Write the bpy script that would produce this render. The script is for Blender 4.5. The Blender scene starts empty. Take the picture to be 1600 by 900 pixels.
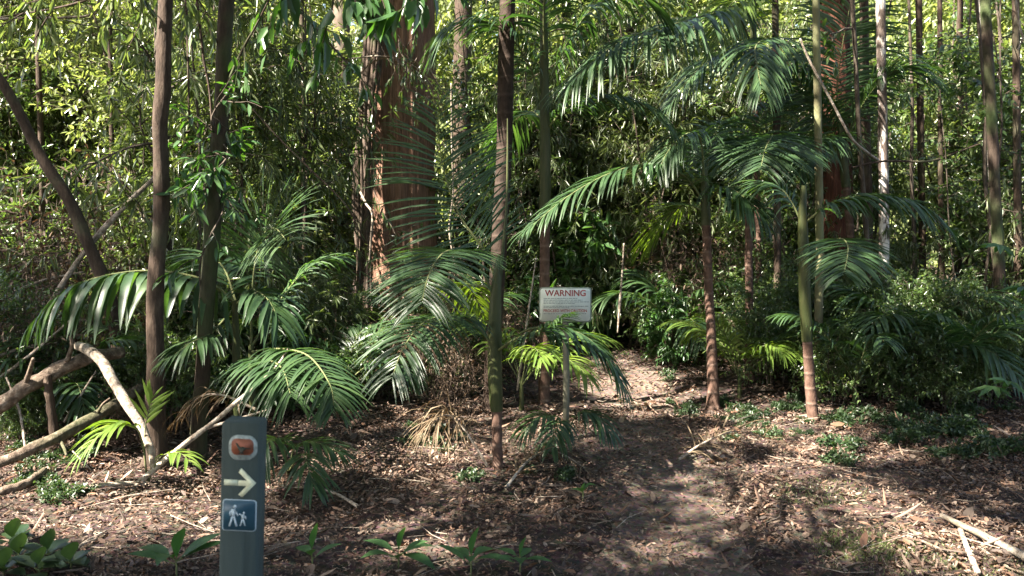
import bpy, math, random
import numpy as np
from mathutils import Vector

rng = np.random.default_rng(11)
random.seed(5)
R = math.radians
scene = bpy.context.scene
COL = scene.collection

# ------------------------------------------------------------------ camera, sky, sun, exposure
F = 1400.0                      # focal length in photo pixels (1600 wide)
PITCH = R(4.5)
CAMZ = 1.6
cam_d = bpy.data.cameras.new("camera"); cam = bpy.data.objects.new("camera", cam_d); COL.objects.link(cam)
cam.location = (0, 0, CAMZ); cam.rotation_euler = (math.pi/2 - PITCH, 0, 0)
cam_d.sensor_width = 36; cam_d.lens = F/1600*36; cam_d.clip_start = 0.05; cam_d.clip_end = 600
cam_d.dof.use_dof = True; cam_d.dof.focus_distance = 6.8; cam_d.dof.aperture_fstop = 5.0
scene.camera = cam

SUN = Vector((-0.58, -0.34, 0.74)).normalized()
W = bpy.data.worlds.new("World"); scene.world = W; W.use_nodes = True
nt = W.node_tree; bg = nt.nodes["Background"]
sky = nt.nodes.new("ShaderNodeTexSky"); sky.sky_type = 'NISHITA'; sky.sun_disc = False; sky.dust_density = 2.5; sky.ozone_density = .4
sky.sun_elevation = math.asin(SUN.z); sky.sun_rotation = math.atan2(SUN.x, SUN.y)
nt.links.new(sky.outputs[0], bg.inputs[0]); bg.inputs[1].default_value = 0.056
sl = bpy.data.lights.new("sun", 'SUN'); sl.energy = 5.0; sl.angle = R(0.55); sl.color = (1.0, 0.93, 0.82)
so = bpy.data.objects.new("sun", sl); COL.objects.link(so)
so.rotation_euler = SUN.to_track_quat('Z', 'Y').to_euler()
vs = scene.view_settings
vs.view_transform = 'Standard'; vs.look = 'None'; vs.gamma = 1; vs.use_curve_mapping = False
vs.exposure = 3.1
vs.use_white_balance = True; vs.white_balance_temperature = 6600; vs.white_balance_tint = 14
scene.render.engine = 'CYCLES'
cy = scene.cycles
cy.max_bounces = 7; cy.diffuse_bounces = 4; cy.glossy_bounces = 2; cy.transmission_bounces = 5; cy.transparent_max_bounces = 4
cy.caustics_reflective = False; cy.caustics_refractive = False
cy.sample_clamp_indirect = 6; cy.use_denoising = True
try: cy.denoiser = 'OPENIMAGEDENOISE'
except Exception: pass

# ------------------------------------------------------------------ geometry helpers
CT, ST = math.cos(PITCH), math.sin(PITCH)
def P(px, py, D):
    u = (px-800)/F; v = (450-py)/F
    d = np.array([u, CT + v*ST, -ST + v*CT])
    return np.array([0, 0, CAMZ]) + d*(D/d[1])
def project(p):
    p = np.asarray(p, float) - np.array([0, 0, CAMZ])
    z = p[..., 1]*CT - p[..., 2]*ST; u = p[..., 0]; v = p[..., 1]*ST + p[..., 2]*CT
    z = np.where(np.abs(z) < 1e-6, 1e-6, z)
    return 800 + F*u/z, 450 - F*v/z, z
def xpath(y):
    return np.interp(y, [0, 4.4, 6, 7.5, 8.6, 9.8, 11.5, 14], [0.7, 0.8, 0.98, 1.1, 1.17, 1.12, 0.6, -0.8])
def hgt(x, y):
    x = np.asarray(x, float); y = np.asarray(y, float)
    h = 0.025*np.sin(1.3*x+0.4)*np.cos(1.1*y) + 0.018*np.sin(2.9*x+1.7*y) + 0.01*np.sin(6.1*x-4.3*y+1) + 0.008*np.sin(9*x+11*y)
    h = h + 0.10*np.clip((-x-2.2)/2.0, 0, 1)*np.clip((y-5)/2, 0, 1)
    h = h + 0.05*np.clip(y-10.5, 0, 20) + 0.05*np.clip(np.abs(x)-5, 0, 12)
    h = h - 0.035*np.exp(-((x-xpath(y))/0.6)**2)
    return h
def G(px, py):
    z = 0.0
    for _ in range(12):
        p0 = P(px, py, 1.0); d = p0 - np.array([0, 0, CAMZ])
        t = (z-CAMZ)/d[2]; q = np.array([0, 0, CAMZ]) + d*t
        z = float(hgt(q[0], q[1]))
    return np.array([q[0], q[1], z])
def unit(v):
    v = np.asarray(v, float); n = np.linalg.norm(v, axis=-1, keepdims=True); return v/np.where(n < 1e-9, 1, n)
def catmull(pts, n):
    pts = np.asarray(pts, float)
    if len(pts) == 2: return pts[0] + (pts[1]-pts[0])*np.linspace(0, 1, n)[:, None]
    q = np.vstack([2*pts[0]-pts[1], pts, 2*pts[-1]-pts[-2]]); m = len(pts)-1
    t = np.linspace(0, m, n); i = np.clip(t.astype(int), 0, m-1); s = (t-i)[:, None]
    a, b, c, d = q[i], q[i+1], q[i+2], q[i+3]
    return 0.5*(2*b + (c-a)*s + (2*a-5*b+4*c-d)*s**2 + (3*b-a-3*c+d)*s**3)

class MB:
    def __init__(s): s.V = []; s.Q = []; s.N = []; s.n = 0
    def add(s, v, q=None, ngons=None):
        v = np.asarray(v, float).reshape(-1, 3)
        if q is not None and len(q): s.Q.append(np.asarray(q, int) + s.n)
        if ngons:
            for f in ngons: s.N.append([i + s.n for i in f])
        s.V.append(v); s.n += len(v)
    def tube(s, pts, rad, sides=8, cap=False, rough=0.0, seed=0, flute=0.0):
        pts = np.asarray(pts, float); k = len(pts)
        rad = np.broadcast_to(np.asarray(rad, float), (k,))
        T = np.gradient(pts, axis=0); T = unit(T)
        ref = np.array([0, 1.0, 0]) if abs(T[0][1]) < 0.8 else np.array([1.0, 0, 0])
        A = np.zeros_like(T); a = unit(ref - T[0]*np.dot(ref, T[0]))
        for i in range(k):
            a = unit(a - T[i]*np.dot(a, T[i])); A[i] = a
        B = np.cross(T, A)
        th = np.linspace(0, 2*math.pi, sides, endpoint=False)
        m = np.ones((k, sides))
        if rough:
            r2 = np.random.default_rng(seed); zz = np.linspace(0, 1, k)[:, None]*k*0.35
            for f in (1, 2, 3, 5):
                m += rough/f**0.6*np.sin(f*th[None] + r2.uniform(0, 6) + zz*r2.uniform(.4, 1.5)*f**.5)*np.sin(zz*r2.uniform(.5, 1.4)+r2.uniform(0, 6))
        if flute:
            r2 = np.random.default_rng(seed+1); zz = np.linspace(0, 1, k)[:, None]
            for f in (9, 14, 22, 31):
                m += flute*np.sin(f*th[None] + r2.uniform(0, 6) + 2.5*np.sin(zz*r2.uniform(4, 9)+r2.uniform(0, 6)))
        v = pts[:, None] + rad[:, None, None]*m[..., None]*(np.cos(th)[None, :, None]*A[:, None] + np.sin(th)[None, :, None]*B[:, None])
        i = np.arange(k-1)[:, None]*sides; j = np.arange(sides)[None]; j2 = (j+1) % sides
        q = np.stack([i+j, i+j2, i+sides+j2, i+sides+j], -1).reshape(-1, 4)
        s.add(v, q, [list(range(sides))[::-1], [(k-1)*sides+t for t in range(sides)]] if cap else None)
    def leaves(s, pos, d, nrm, L, Wd, fold=0.12, bend=0.15):
        pos = np.asarray(pos, float)
        if not len(pos): return
        d = unit(d); sd = unit(np.cross(d, nrm)); n = np.cross(sd, d)
        L = np.broadcast_to(np.asarray(L, float), (len(pos),))[:, None]; Wd = np.broadcast_to(np.asarray(Wd, float), (len(pos),))[:, None]
        bend = np.broadcast_to(np.asarray(bend, float), (len(pos),))[:, None]
        up = n*fold*Wd
        v = np.stack([pos,
            pos + .30*L*d + .46*Wd*sd + up - .05*bend*L*n,
            pos + .68*L*d + .36*Wd*sd + up - .45*bend*L*n,
            pos + L*d - bend*L*n,
            pos + .68*L*d - .36*Wd*sd + up - .45*bend*L*n,
            pos + .30*L*d - .46*Wd*sd + up - .05*bend*L*n], 1)
        b = np.arange(len(pos))[:, None]*6
        s.add(v, np.concatenate([b + np.array([[0, 1, 2, 3]]), b + np.array([[0, 3, 4, 5]])]))
    def prism(s, pts, y0, y1):
        k = len(pts); v = [(x, y0, z) for x, z in pts] + [(x, y1, z) for x, z in pts]
        q = [(i, i+k, (i+1) % k+k, (i+1) % k) for i in range(k)]
        s.add(v, q, [list(range(k)), [k+i for i in range(k)][::-1]])
    def build(s, name, mat, parent=None, origin=None, smooth=True):
        me = bpy.data.meshes.new(name)
        V = np.concatenate(s.V) if s.V else np.zeros((0, 3))
        if origin is not None: V = V - np.asarray(origin, float)
        Q = np.concatenate(s.Q) if s.Q else np.zeros((0, 4), int)
        loops = Q.reshape(-1); starts = np.arange(len(Q))*4; tot = np.full(len(Q), 4)
        if s.N:
            ex = np.concatenate([np.array(f) for f in s.N]); ln = np.array([len(f) for f in s.N])
            st = len(loops) + np.concatenate([[0], np.cumsum(ln)[:-1]])
            loops = np.concatenate([loops, ex]); starts = np.concatenate([starts, st]); tot = np.concatenate([tot, ln])
        me.vertices.add(len(V)); me.vertices.foreach_set("co", V.astype(np.float32).ravel())
        me.loops.add(len(loops)); me.loops.foreach_set("vertex_index", loops.astype(np.int32))
        me.polygons.add(len(starts)); me.polygons.foreach_set("loop_start", starts.astype(np.int32)); me.polygons.foreach_set("loop_total", tot.astype(np.int32))
        if smooth: me.polygons.foreach_set("use_smooth", np.ones(len(starts), bool))
        me.update(calc_edges=True); me.validate()
        me.materials.append(mat)
        o = bpy.data.objects.new(name, me); COL.objects.link(o)
        if parent is not None: o.parent = parent
        return o

def tag(o, label=None, cat=None, group=None, kind=None):
    if label: o["label"] = label
    if cat: o["category"] = cat
    if group: o["group"] = group
    if kind: o["kind"] = kind
    return o
def thing(name, label, cat, loc=(0, 0, 0), group=None):
    o = bpy.data.objects.new(name, None); COL.objects.link(o); o.empty_display_size = 0.1
    o.location = [float(c) for c in loc]
    return tag(o, label, cat, group)
def copy_tree(o, parent=None):
    c = o.copy(); COL.objects.link(c)
    if parent is not None: c.parent = parent
    for ch in list(o.children): copy_tree(ch, c)
    return c

# ------------------------------------------------------------------ materials
def newmat(name):
    m = bpy.data.materials.new(name); m.use_nodes = True; n = m.node_tree; n.nodes.clear()
    out = n.nodes.new("ShaderNodeOutputMaterial"); return m, n, out
def ramp(n, cols, fac, pos=None):
    r = n.nodes.new("ShaderNodeValToRGB"); e = r.color_ramp.elements
    while len(e) < len(cols): e.new(0.5)
    for i, c in enumerate(cols):
        e[i].position = pos[i] if pos else i/(len(cols)-1); e[i].color = (*c, 1)
    n.links.new(fac, r.inputs[0]); return r
def leafmat(name, cols, trans=0.35, tcol=(1.0, 1.15, .35), rough=0.4, spec=0.5, tint=0.35):
    m, n, out = newmat(name)
    g = n.nodes.new("ShaderNodeNewGeometry"); oi = n.nodes.new("ShaderNodeObjectInfo")
    mx = n.nodes.new("ShaderNodeMath"); mx.operation = 'MULTIPLY_ADD'; n.links.new(oi.outputs["Random"], mx.inputs[0]); mx.inputs[1].default_value = tint; n.links.new(g.outputs["Random Per Island"], mx.inputs[2])
    dv = n.nodes.new("ShaderNodeMath"); dv.operation = 'DIVIDE'; n.links.new(mx.outputs[0], dv.inputs[0]); dv.inputs[1].default_value = 1+tint
    r = ramp(n, cols, dv.outputs[0])
    # mottling along the blade
    tc = n.nodes.new("ShaderNodeTexCoord"); nz = n.nodes.new("ShaderNodeTexNoise"); nz.inputs["Scale"].default_value = 45; n.links.new(tc.outputs["Object"], nz.inputs["Vector"])
    mr = n.nodes.new("ShaderNodeMapRange"); mr.inputs[3].default_value = .7; mr.inputs[4].default_value = 1.25; n.links.new(nz.outputs[0], mr.inputs[0])
    mm = n.nodes.new("ShaderNodeMix"); mm.data_type = 'RGBA'; mm.blend_type = 'MULTIPLY'; mm.inputs[0].default_value = 1
    n.links.new(r.outputs[0], mm.inputs[6]); n.links.new(mr.outputs[0], mm.inputs[7])
    p = n.nodes.new("ShaderNodeBsdfPrincipled"); p.inputs["Roughness"].default_value = rough; p.inputs["Specular IOR Level"].default_value = spec
    n.links.new(mm.outputs[2], p.inputs["Base Color"])
    t = n.nodes.new("ShaderNodeBsdfTranslucent"); tm = n.nodes.new("ShaderNodeMix"); tm.data_type = 'RGBA'; tm.blend_type = 'MULTIPLY'; tm.inputs[0].default_value = 1
    n.links.new(mm.outputs[2], tm.inputs[6]); tm.inputs[7].default_value = (*[c*1.6 for c in tcol], 1); n.links.new(tm.outputs[2], t.inputs[0])
    ms = n.nodes.new("ShaderNodeMixShader"); ms.inputs[0].default_value = trans
    n.links.new(p.outputs[0], ms.inputs[1]); n.links.new(t.outputs[0], ms.inputs[2]); n.links.new(ms.outputs[0], out.inputs[0])
    return m
def barkmat(name, cols, sc=(18, 18, 3), bump=0.6, rings=0.0, moss=None, mossamt=0.5, rough=0.85, pos=None):
    m, n, out = newmat(name)
    tc = n.nodes.new("ShaderNodeTexCoord"); mp = n.nodes.new("ShaderNodeMapping"); mp.inputs["Scale"].default_value = sc
    n.links.new(tc.outputs["Object"], mp.inputs[0])
    nz = n.nodes.new("ShaderNodeTexNoise"); nz.inputs["Scale"].default_value = 1.6; nz.inputs["Detail"].default_value = 7; nz.inputs["Roughness"].default_value = .68; n.links.new(mp.outputs[0], nz.inputs["Vector"])
    r = ramp(n, cols, nz.outputs[0], pos or [0.3+0.4*i/(len(cols)-1) for i in range(len(cols))])
    col = r.outputs[0]; h = nz.outputs[0]
    n2 = n.nodes.new("ShaderNodeTexNoise"); n2.inputs["Scale"].default_value = 2.3; n2.inputs["Detail"].default_value = 4; n.links.new(tc.outputs["Object"], n2.inputs["Vector"])
    if rings:
        wv = n.nodes.new("ShaderNodeTexWave"); wv.bands_direction = 'Z'; wv.wave_profile = 'SIN'; wv.inputs["Scale"].default_value = rings; wv.inputs["Distortion"].default_value = 1.2; wv.inputs["Detail"].default_value = 2
        n.links.new(tc.outputs["Object"], wv.inputs["Vector"])
        pw = n.nodes.new("ShaderNodeMath"); pw.operation = 'POWER'; n.links.new(wv.outputs["Fac"], pw.inputs[0]); pw.inputs[1].default_value = 9
        mx = n.nodes.new("ShaderNodeMix"); mx.data_type = 'RGBA'; rk = n.nodes.new('ShaderNodeMath'); rk.operation = 'MULTIPLY'; rk.inputs[1].default_value = .45 if rings > 2.4 else .12; n.links.new(pw.outputs[0], rk.inputs[0]); n.links.new(rk.outputs[0], mx.inputs[0]); n.links.new(col, mx.inputs[6]); mx.inputs[7].default_value = (.17, .12, .09, 1)
        col = mx.outputs[2]
        ad = n.nodes.new("ShaderNodeMath"); ad.operation = 'MULTIPLY_ADD'; n.links.new(pw.outputs[0], ad.inputs[0]); ad.inputs[1].default_value = .5; n.links.new(nz.outputs[0], ad.inputs[2]); h = ad.outputs[0]
    if moss:
        mr = ramp(n, [(0, 0, 0), (1, 1, 1)], n2.outputs[0], [1-mossamt-.12, 1-mossamt+.12])
        mx = n.nodes.new("ShaderNodeMix"); mx.data_type = 'RGBA'; n.links.new(mr.outputs[0], mx.inputs[0]); n.links.new(col, mx.inputs[6]); mx.inputs[7].default_value = (*moss, 1); col = mx.outputs[2]
    p = n.nodes.new("ShaderNodeBsdfPrincipled"); p.inputs["Roughness"].default_value = rough; p.inputs["Specular IOR Level"].default_value = .25
    n.links.new(col, p.inputs["Base Color"])
    bp = n.nodes.new("ShaderNodeBump"); bp.inputs["Strength"].default_value = bump; bp.inputs["Distance"].default_value = .02; n.links.new(h, bp.inputs["Height"]); n.links.new(bp.outputs[0], p.inputs["Normal"])
    n.links.new(p.outputs[0], out.inputs[0]); return m
def paint(name, col, rough=.5, var=.15, sc=9):
    m, n, out = newmat(name)
    tc = n.nodes.new("ShaderNodeTexCoord"); nz = n.nodes.new("ShaderNodeTexNoise"); nz.inputs["Scale"].default_value = sc; nz.inputs["Detail"].default_value = 6; n.links.new(tc.outputs["Object"], nz.inputs["Vector"])
    r = ramp(n, [[c*(1-var*1.6) for c in col], [min(1, c*(1+var)) for c in col]], nz.outputs[0], [.3, .7])
    p = n.nodes.new("ShaderNodeBsdfPrincipled"); p.inputs["Roughness"].default_value = rough; n.links.new(r.outputs[0], p.inputs["Base Color"])
    bp = n.nodes.new("ShaderNodeBump"); bp.inputs["Strength"].default_value = .15; bp.inputs["Distance"].default_value = .003; n.links.new(nz.outputs[0], bp.inputs["Height"]); n.links.new(bp.outputs[0], p.inputs["Normal"])
    n.links.new(p.outputs[0], out.inputs[0]); return m

M = {}
M['palm'] = leafmat('palm_leaf', [(.02, .047, .019), (.036, .076, .028), (.06, .108, .036)], .36, (1.05, 1.2, .4), .4, .55)
M['palm_young_backlit'] = leafmat('young_or_backlit_palm_leaf', [(.07, .13, .025), (.11, .18, .03), (.16, .22, .05)], .38, (1.1, 1.1, .3), .38, .5)  # yellower young leaf; also paints the backlit look of some fronds
M['rachis'] = barkmat('palm_rachis', [(.06, .09, .03), (.14, .14, .06)], (20, 20, 20), .1)
M['dry'] = leafmat('dry_frond', [(0.081, 0.055, 0.031), (0.137, 0.101, 0.060), (0.182, 0.147, 0.096)], .2, (1, .8, .5), .7, .2)
M['dead_leaf'] = leafmat('dead_hanging_leaf', [(.05, .033, .022), (.10, .07, .045), (.17, .125, .085)], .2, (1, .8, .5), .6, .3)
M['small'] = leafmat('small_leaf', [(0.030, 0.063, 0.022), (0.063, 0.108, 0.035), (0.124, 0.173, 0.059)], .42, (1.05, 1.12, .42), .28, .75)
M['broad'] = leafmat('broad_leaf', [(.022, .06, .02), (.04, .095, .028), (.06, .12, .035)], .33, (1.05, 1.2, .3), .30, .6)
M['narrow'] = leafmat('narrow_leaf', [(0.043, 0.070, 0.026), (0.086, 0.124, 0.045), (0.162, 0.194, 0.086)], .4, (1.05, 1.1, .45), .3, .7)
M['bright'] = leafmat('bright_leaf', [(0.056, 0.090, 0.028), (0.140, 0.179, 0.067), (0.258, 0.286, 0.140)], .45, (1.05, 1.08, .5), .28, .8)  # paler leaf copy; sunlit brightness is put into its colour
M['seedling'] = leafmat('seedling_leaf', [(.03, .08, .028), (.05, .115, .036), (.075, .15, .045)], .3, (1, 1.2, .3), .5, .4)
M['cover'] = leafmat('cover_leaf', [(0.017, 0.040, 0.016), (0.035, 0.065, 0.024), (0.061, 0.094, 0.044)], .3, (1, 1.1, .4), .4, .5)
M['litter'] = leafmat('litter_leaf', [(0.020, 0.013, 0.011), (0.045, 0.029, 0.021), (0.087, 0.053, 0.036), (0.132, 0.072, 0.042), (0.176, 0.123, 0.088), (0.047, 0.034, 0.025), (0.074, 0.050, 0.036), (0.264, 0.203, 0.151), (0.035, 0.025, 0.018), (0.105, 0.070, 0.051), (0.459, 0.397, 0.329)], .08, (1, .7, .4), .65, .3)
M['crown'] = leafmat('crown_leaf', [(.02, .05, .015), (.04, .08, .02), (.06, .1, .03)], .3, (1.1, 1.2, .3), .4, .4)
M['twig'] = barkmat('twig_bark', [(0.035, 0.025, 0.017), (0.112, 0.084, 0.063)], (15, 15, 15), .3)
M['stem'] = barkmat('thin_stem_bark', [(0.025, 0.020, 0.014), (0.063, 0.049, 0.035), (0.140, 0.119, 0.091)], (14, 14, 5), .4)
M['deadwood'] = barkmat('dead_wood', [(.07, .05, .035), (.2, .16, .12), (.38, .33, .26), (.52, .47, .39)], (17, 17, 17), .8, moss=(.10, .085, .055), mossamt=.4)
M['log'] = barkmat('log_bark', [(.03, .022, .016), (.09, .065, .045), (.17, .13, .095), (.34, .29, .22)], (16, 16, 16), 1.0, moss=(.045, .06, .022), mossamt=.46)
M['bark_grey'] = barkmat('grey_brown_bark', [(0.020, 0.014, 0.009), (0.049, 0.033, 0.022), (0.082, 0.061, 0.043)], (22, 22, 6), .7, moss=(.08, .09, .05), mossamt=.36)
M['bark_green'] = barkmat('mossy_bark', [(0.016, 0.011, 0.008), (0.040, 0.028, 0.019), (0.059, 0.041, 0.029)], (22, 22, 6), .7, moss=(.05, .075, .025), mossamt=.46)
M['bark_red'] = barkmat('fibrous_red_bark', [(0.057, 0.033, 0.022), (0.184, 0.104, 0.068), (0.355, 0.213, 0.144)], (38, 38, 1.2), 1.0)
M['bark_darkred'] = barkmat('dark_red_bark', [(.03, .012, .008), (.09, .035, .02), (.16, .07, .045)], (20, 20, 2), .9)
M['bark_pale'] = barkmat('pale_bark', [(0.056, 0.039, 0.026), (0.106, 0.084, 0.060), (0.154, 0.131, 0.102)], (8, 8, 3), .5)
M['bark_white'] = barkmat('patchy_white_bark', [(.06, .045, .035), (.14, .11, .09), (.6, .56, .5), (.68, .64, .58)], (7, 7, 2.5), .4, pos=[.35, .5, .56, .7])
M['lichen'] = barkmat('lichen_bark', [(0.051, 0.038, 0.023), (0.112, 0.092, 0.051), (0.153, 0.143, 0.087)], (16, 16, 8), .5, moss=(.16, .17, .08), mossamt=.5)
M['palm_trunk'] = barkmat('palm_trunk_bark', [(0.038, 0.023, 0.016), (0.094, 0.055, 0.038), (0.140, 0.089, 0.065)], (16, 16, 9), .5, rings=2.6)
M['palm_dark'] = barkmat('dark_palm_trunk_bark', [(0.012, 0.008, 0.005), (0.028, 0.018, 0.012), (0.045, 0.031, 0.021)], (16, 16, 9), .5, rings=2.2)
M['shaft'] = barkmat('green_crownshaft', [(0.022, 0.030, 0.010), (0.041, 0.052, 0.016), (0.062, 0.062, 0.026)], (24, 24, 2), .25, rough=.5, moss=(.09, .06, .03), mossamt=.3)
M['post'] = barkmat('post_paint', [(.030, .047, .045), (.044, .066, .062), (.052, .075, .069)], (26, 26, 1.6), .35, rough=.7, moss=(.05, .065, .05), mossamt=.42)
M['badge'] = paint('badge_rust', (.27, .085, .04), .6, .3, 60)
M['rim'] = paint('badge_rim', (.36, .42, .38), .5, .3, 90)
M['bird'] = paint('badge_bird', (.035, .04, .025), .7, .2, 60)
M['arrow'] = paint('arrow_paint', (.68, .72, .5), .5, .12, 60)
M['blue'] = paint('panel_blue', (.03, .09, .125), .35, .12, 25)
M['figure'] = paint('figure_pale', (.5, .62, .66), .5, .1, 40)
M['sign_white'] = paint('sign_face', (.68, .74, .63), .45, .08, 12)
M['sign_edge'] = paint('sign_edge', (.22, .27, .2), .5, .15, 20)
M['sign_red'] = paint('sign_red', (.3, .045, .03), .5, .1, 20)
M['sign_grey'] = paint('sign_grey', (.2, .26, .22), .5, .1, 20)
M['steel'] = barkmat('sign_stake_wood', [(.09, .09, .06), (.2, .19, .13)], (20, 20, 4), .3)

def soil(name, cols, sc):
    m, n, out = newmat(name)
    tc = n.nodes.new("ShaderNodeTexCoord"); nz = n.nodes.new("ShaderNodeTexNoise"); nz.inputs["Scale"].default_value = sc; nz.inputs["Detail"].default_value = 10; nz.inputs["Roughness"].default_value = .7; n.links.new(tc.outputs["Object"], nz.inputs["Vector"])
    vo = n.nodes.new("ShaderNodeTexVoronoi"); vo.inputs["Scale"].default_value = sc*5; n.links.new(tc.outputs["Object"], vo.inputs["Vector"])
    r = ramp(n, cols, nz.outputs[0], [.32, .5, .68])
    mx = n.nodes.new("ShaderNodeMix"); mx.data_type = 'RGBA'; mx.blend_type = 'OVERLAY'; mx.inputs[0].default_value = .35; n.links.new(r.outputs[0], mx.inputs[6]); n.links.new(vo.outputs["Color"], mx.inputs[7])
    hs = n.nodes.new("ShaderNodeHueSaturation"); hs.inputs[1].default_value = .75; n.links.new(mx.outputs[2], hs.inputs["Color"])
    p = n.nodes.new("ShaderNodeBsdfPrincipled"); p.inputs["Roughness"].default_value = .95; p.inputs["Specular IOR Level"].default_value = .15; n.links.new(hs.outputs[0], p.inputs["Base Color"])
    bp = n.nodes.new("ShaderNodeBump"); bp.inputs["Strength"].default_value = .9; bp.inputs["Distance"].default_value = .03; n.links.new(nz.outputs[0], bp.inputs["Height"]); n.links.new(bp.outputs[0], p.inputs["Normal"])
    n.links.new(p.outputs[0], out.inputs[0]); return m
M['soil'] = soil('forest_soil', [(.02, .013, .009), (.048, .031, .021), (.09, .062, .043)], 7)
M['dirt'] = soil('trodden_dirt', [(.05, .034, .023), (.10, .07, .047), (.155, .112, .078)], 9)

# ------------------------------------------------------------------ ground and path
xs = np.unique(np.concatenate([np.linspace(-150, -12, 18), np.linspace(-11.5, 11.5, 190), np.linspace(12, 150, 18)]))
ys = np.unique(np.concatenate([np.linspace(-120, -2, 14), np.linspace(-1.5, 16, 170), np.linspace(16.5, 160, 24)]))
X, Y = np.meshgrid(xs, ys); Z = hgt(X, Y)
g = MB(); nx = len(xs); ii = (np.arange(len(ys)-1)[:, None]*nx + np.arange(nx-1)[None]).ravel()
g.add(np.stack([X, Y, Z], -1), np.stack([ii, ii+1, ii+nx+1, ii+nx], -1))
tag(g.build('ground', M['soil']), 'dark leaf strewn forest floor under the trees', kind='structure')
pm = MB(); py_ = np.linspace(1.5, 11, 120); row = []
for y in py_:
    wl = .42 + .10*math.sin(y*2.3) + .05*math.sin(y*5.1+1); wr = .42 + .10*math.sin(y*1.9+2) + .05*math.sin(y*4.4)
    row.append(np.linspace(xpath(y)-wl, xpath(y)+wr, 9))
row = np.array(row); yy = np.repeat(py_[:, None], 9, 1)
ii = (np.arange(119)[:, None]*9 + np.arange(8)[None]).ravel()
pm.add(np.stack([row, yy, hgt(row, yy)+.006], -1), np.stack([ii, ii+1, ii+10, ii+9], -1))
tag(pm.build('path', M['dirt']), 'bare trodden dirt walking track leading into the forest', kind='structure')

# ------------------------------------------------------------------ plant builders
def frond(mbL, mbR, pts, Ll=.4, wl=.03, n=46, droop=.8, ang=(35, 65), nrm=(0, 0, 1), rr=.010, start=.12, seed=0, vee=.15, jit=.10):
    r = np.random.default_rng(seed); jit = jit*1.5
    if wl < .045 and n > 24: n = int(n*1.25); wl *= .8
    C = catmull(pts, 80); T = unit(np.gradient(C, axis=0))
    mbR.tube(C[::4], np.linspace(rr, rr*.25, len(C[::4])), 6)
    t = np.linspace(start, .985, n); t = np.repeat(t, 2); sg = np.tile([1., -1.], n); kp = r.uniform(0, 1, 2*n) > .06; t, sg = t[kp], sg[kp]; n2 = len(t)
    t = np.clip(t + r.normal(0, .35/n, n2), 0, 1)
    i = t*79; i0 = np.clip(i.astype(int), 0, 78); f = (i-i0)[:, None]
    p = C[i0]*(1-f)+C[i0+1]*f; tt = unit(T[i0]*(1-f)+T[i0+1]*f)
    nh = np.broadcast_to(np.asarray(nrm, float), tt.shape)
    S = unit(np.cross(tt, nh)); U = np.cross(S, tt)
    a = np.radians(ang[0] + (ang[1]-ang[0])*t) + r.normal(0, .06, n2)
    D = unit(S*sg[:, None]*np.cos(a)[:, None] + tt*np.sin(a)[:, None] + U*vee + r.normal(0, jit*.5, (n2, 3)))
    ln = 1.2*Ll*(.55+.45*np.sin(np.clip((t-start)/(1-start), 0, 1)**.7*math.pi*.62+.45))*(1-.45*np.clip((t-.7)/.3, 0, 1))*r.uniform(.88, 1.08, n2)
    wv = unit(tt*np.cos(a)[:, None] - S*sg[:, None]*np.sin(a)[:, None])
    wd = wl*r.uniform(.85, 1.1, n2)*(.65+.35*np.sin(np.clip(t, 0, 1)*math.pi))
    K = 6; ss = np.linspace(0, 1, K); q = p.copy(); rows = []
    dr = droop*r.uniform(.75, 1.3, n2); prof = [.35, .9, 1., .85, .55, .06]
    for k in range(K):
        dk = unit(D + np.array([0, 0, -1.])*(dr*ss[k]**1.3)[:, None]*1.4)
        if k: q = q + dk*(ln/(K-1))[:, None]
        w = unit(wv - dk*np.sum(wv*dk, 1, keepdims=True)); nn = np.cross(dk, w)
        nn = nn*np.sign(nn[:, 2:3]+1e-6)
        hw = (wd*prof[k]*.5)[:, None]
        rows.append(np.stack([q + w*hw + nn*hw*.35, q, q - w*hw + nn*hw*.35], 1))
    v = np.stack(rows, 1)                       # leaflet, K, 3, xyz
    b = np.arange(n2)[:, None, None]*(K*3) + (np.arange(K-1)*3)[None, :, None] + np.arange(2)[None, None]
    b = b.ravel(); mbL.add(v, np.stack([b, b+1, b+4, b+3], -1))

def add_frond(root, pts, base, mat='palm', seed=0, label=None, **kw):
    a, b = MB(), MB(); frond(a, b, pts, seed=seed, **kw)
    f = a.build('frond', M[mat], root, base)
    if label: f['label'] = label
    b.build('rachis', M['rachis' if mat != 'dry' else 'deadwood'], f, base)
    return f
def PX(lst):
    return [P(*a) for a in lst]
def arch(start, az, el, length, droop, n=9, r=None):
    pts = [np.asarray(start, float)]; d = np.array([math.cos(az)*math.cos(el), math.sin(az)*math.cos(el), math.sin(el)])
    for k in range(n):
        d = unit(d + np.array([0, 0, -1])*droop/n*(.4+1.3*k/n)); pts.append(pts[-1] + d*length/n)
    return pts
def px_tube(mb, lst, sides=10, n=None, rough=.06, seed=1, cap=False, up_to=None, flute=0):
    pts = [P(a[0], a[1], a[2]) for a in lst]; rad = [a[3]*.5*a[2]/F for a in lst]
    if up_to is not None:
        d = pts[-1] - pts[-2]; d = unit(d*np.array([.7, .3, 1])); z = pts[-1][2]
        for k in (1, 2, 3): pts.append(pts[-1] + d*(up_to-z)/3/d[2] + np.array([.06*math.sin(seed*3+k), .05*math.cos(seed+k), 0])); rad.append(rad[-1]*(.9 if k < 3 else .6))
    n = n or 6*len(pts); C = catmull(pts, n); rr = np.interp(np.linspace(0, 1, n), np.linspace(0, 1, len(rad)), rad)
    mb.tube(C, rr, sides, cap, rough, seed, flute); return pts

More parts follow.
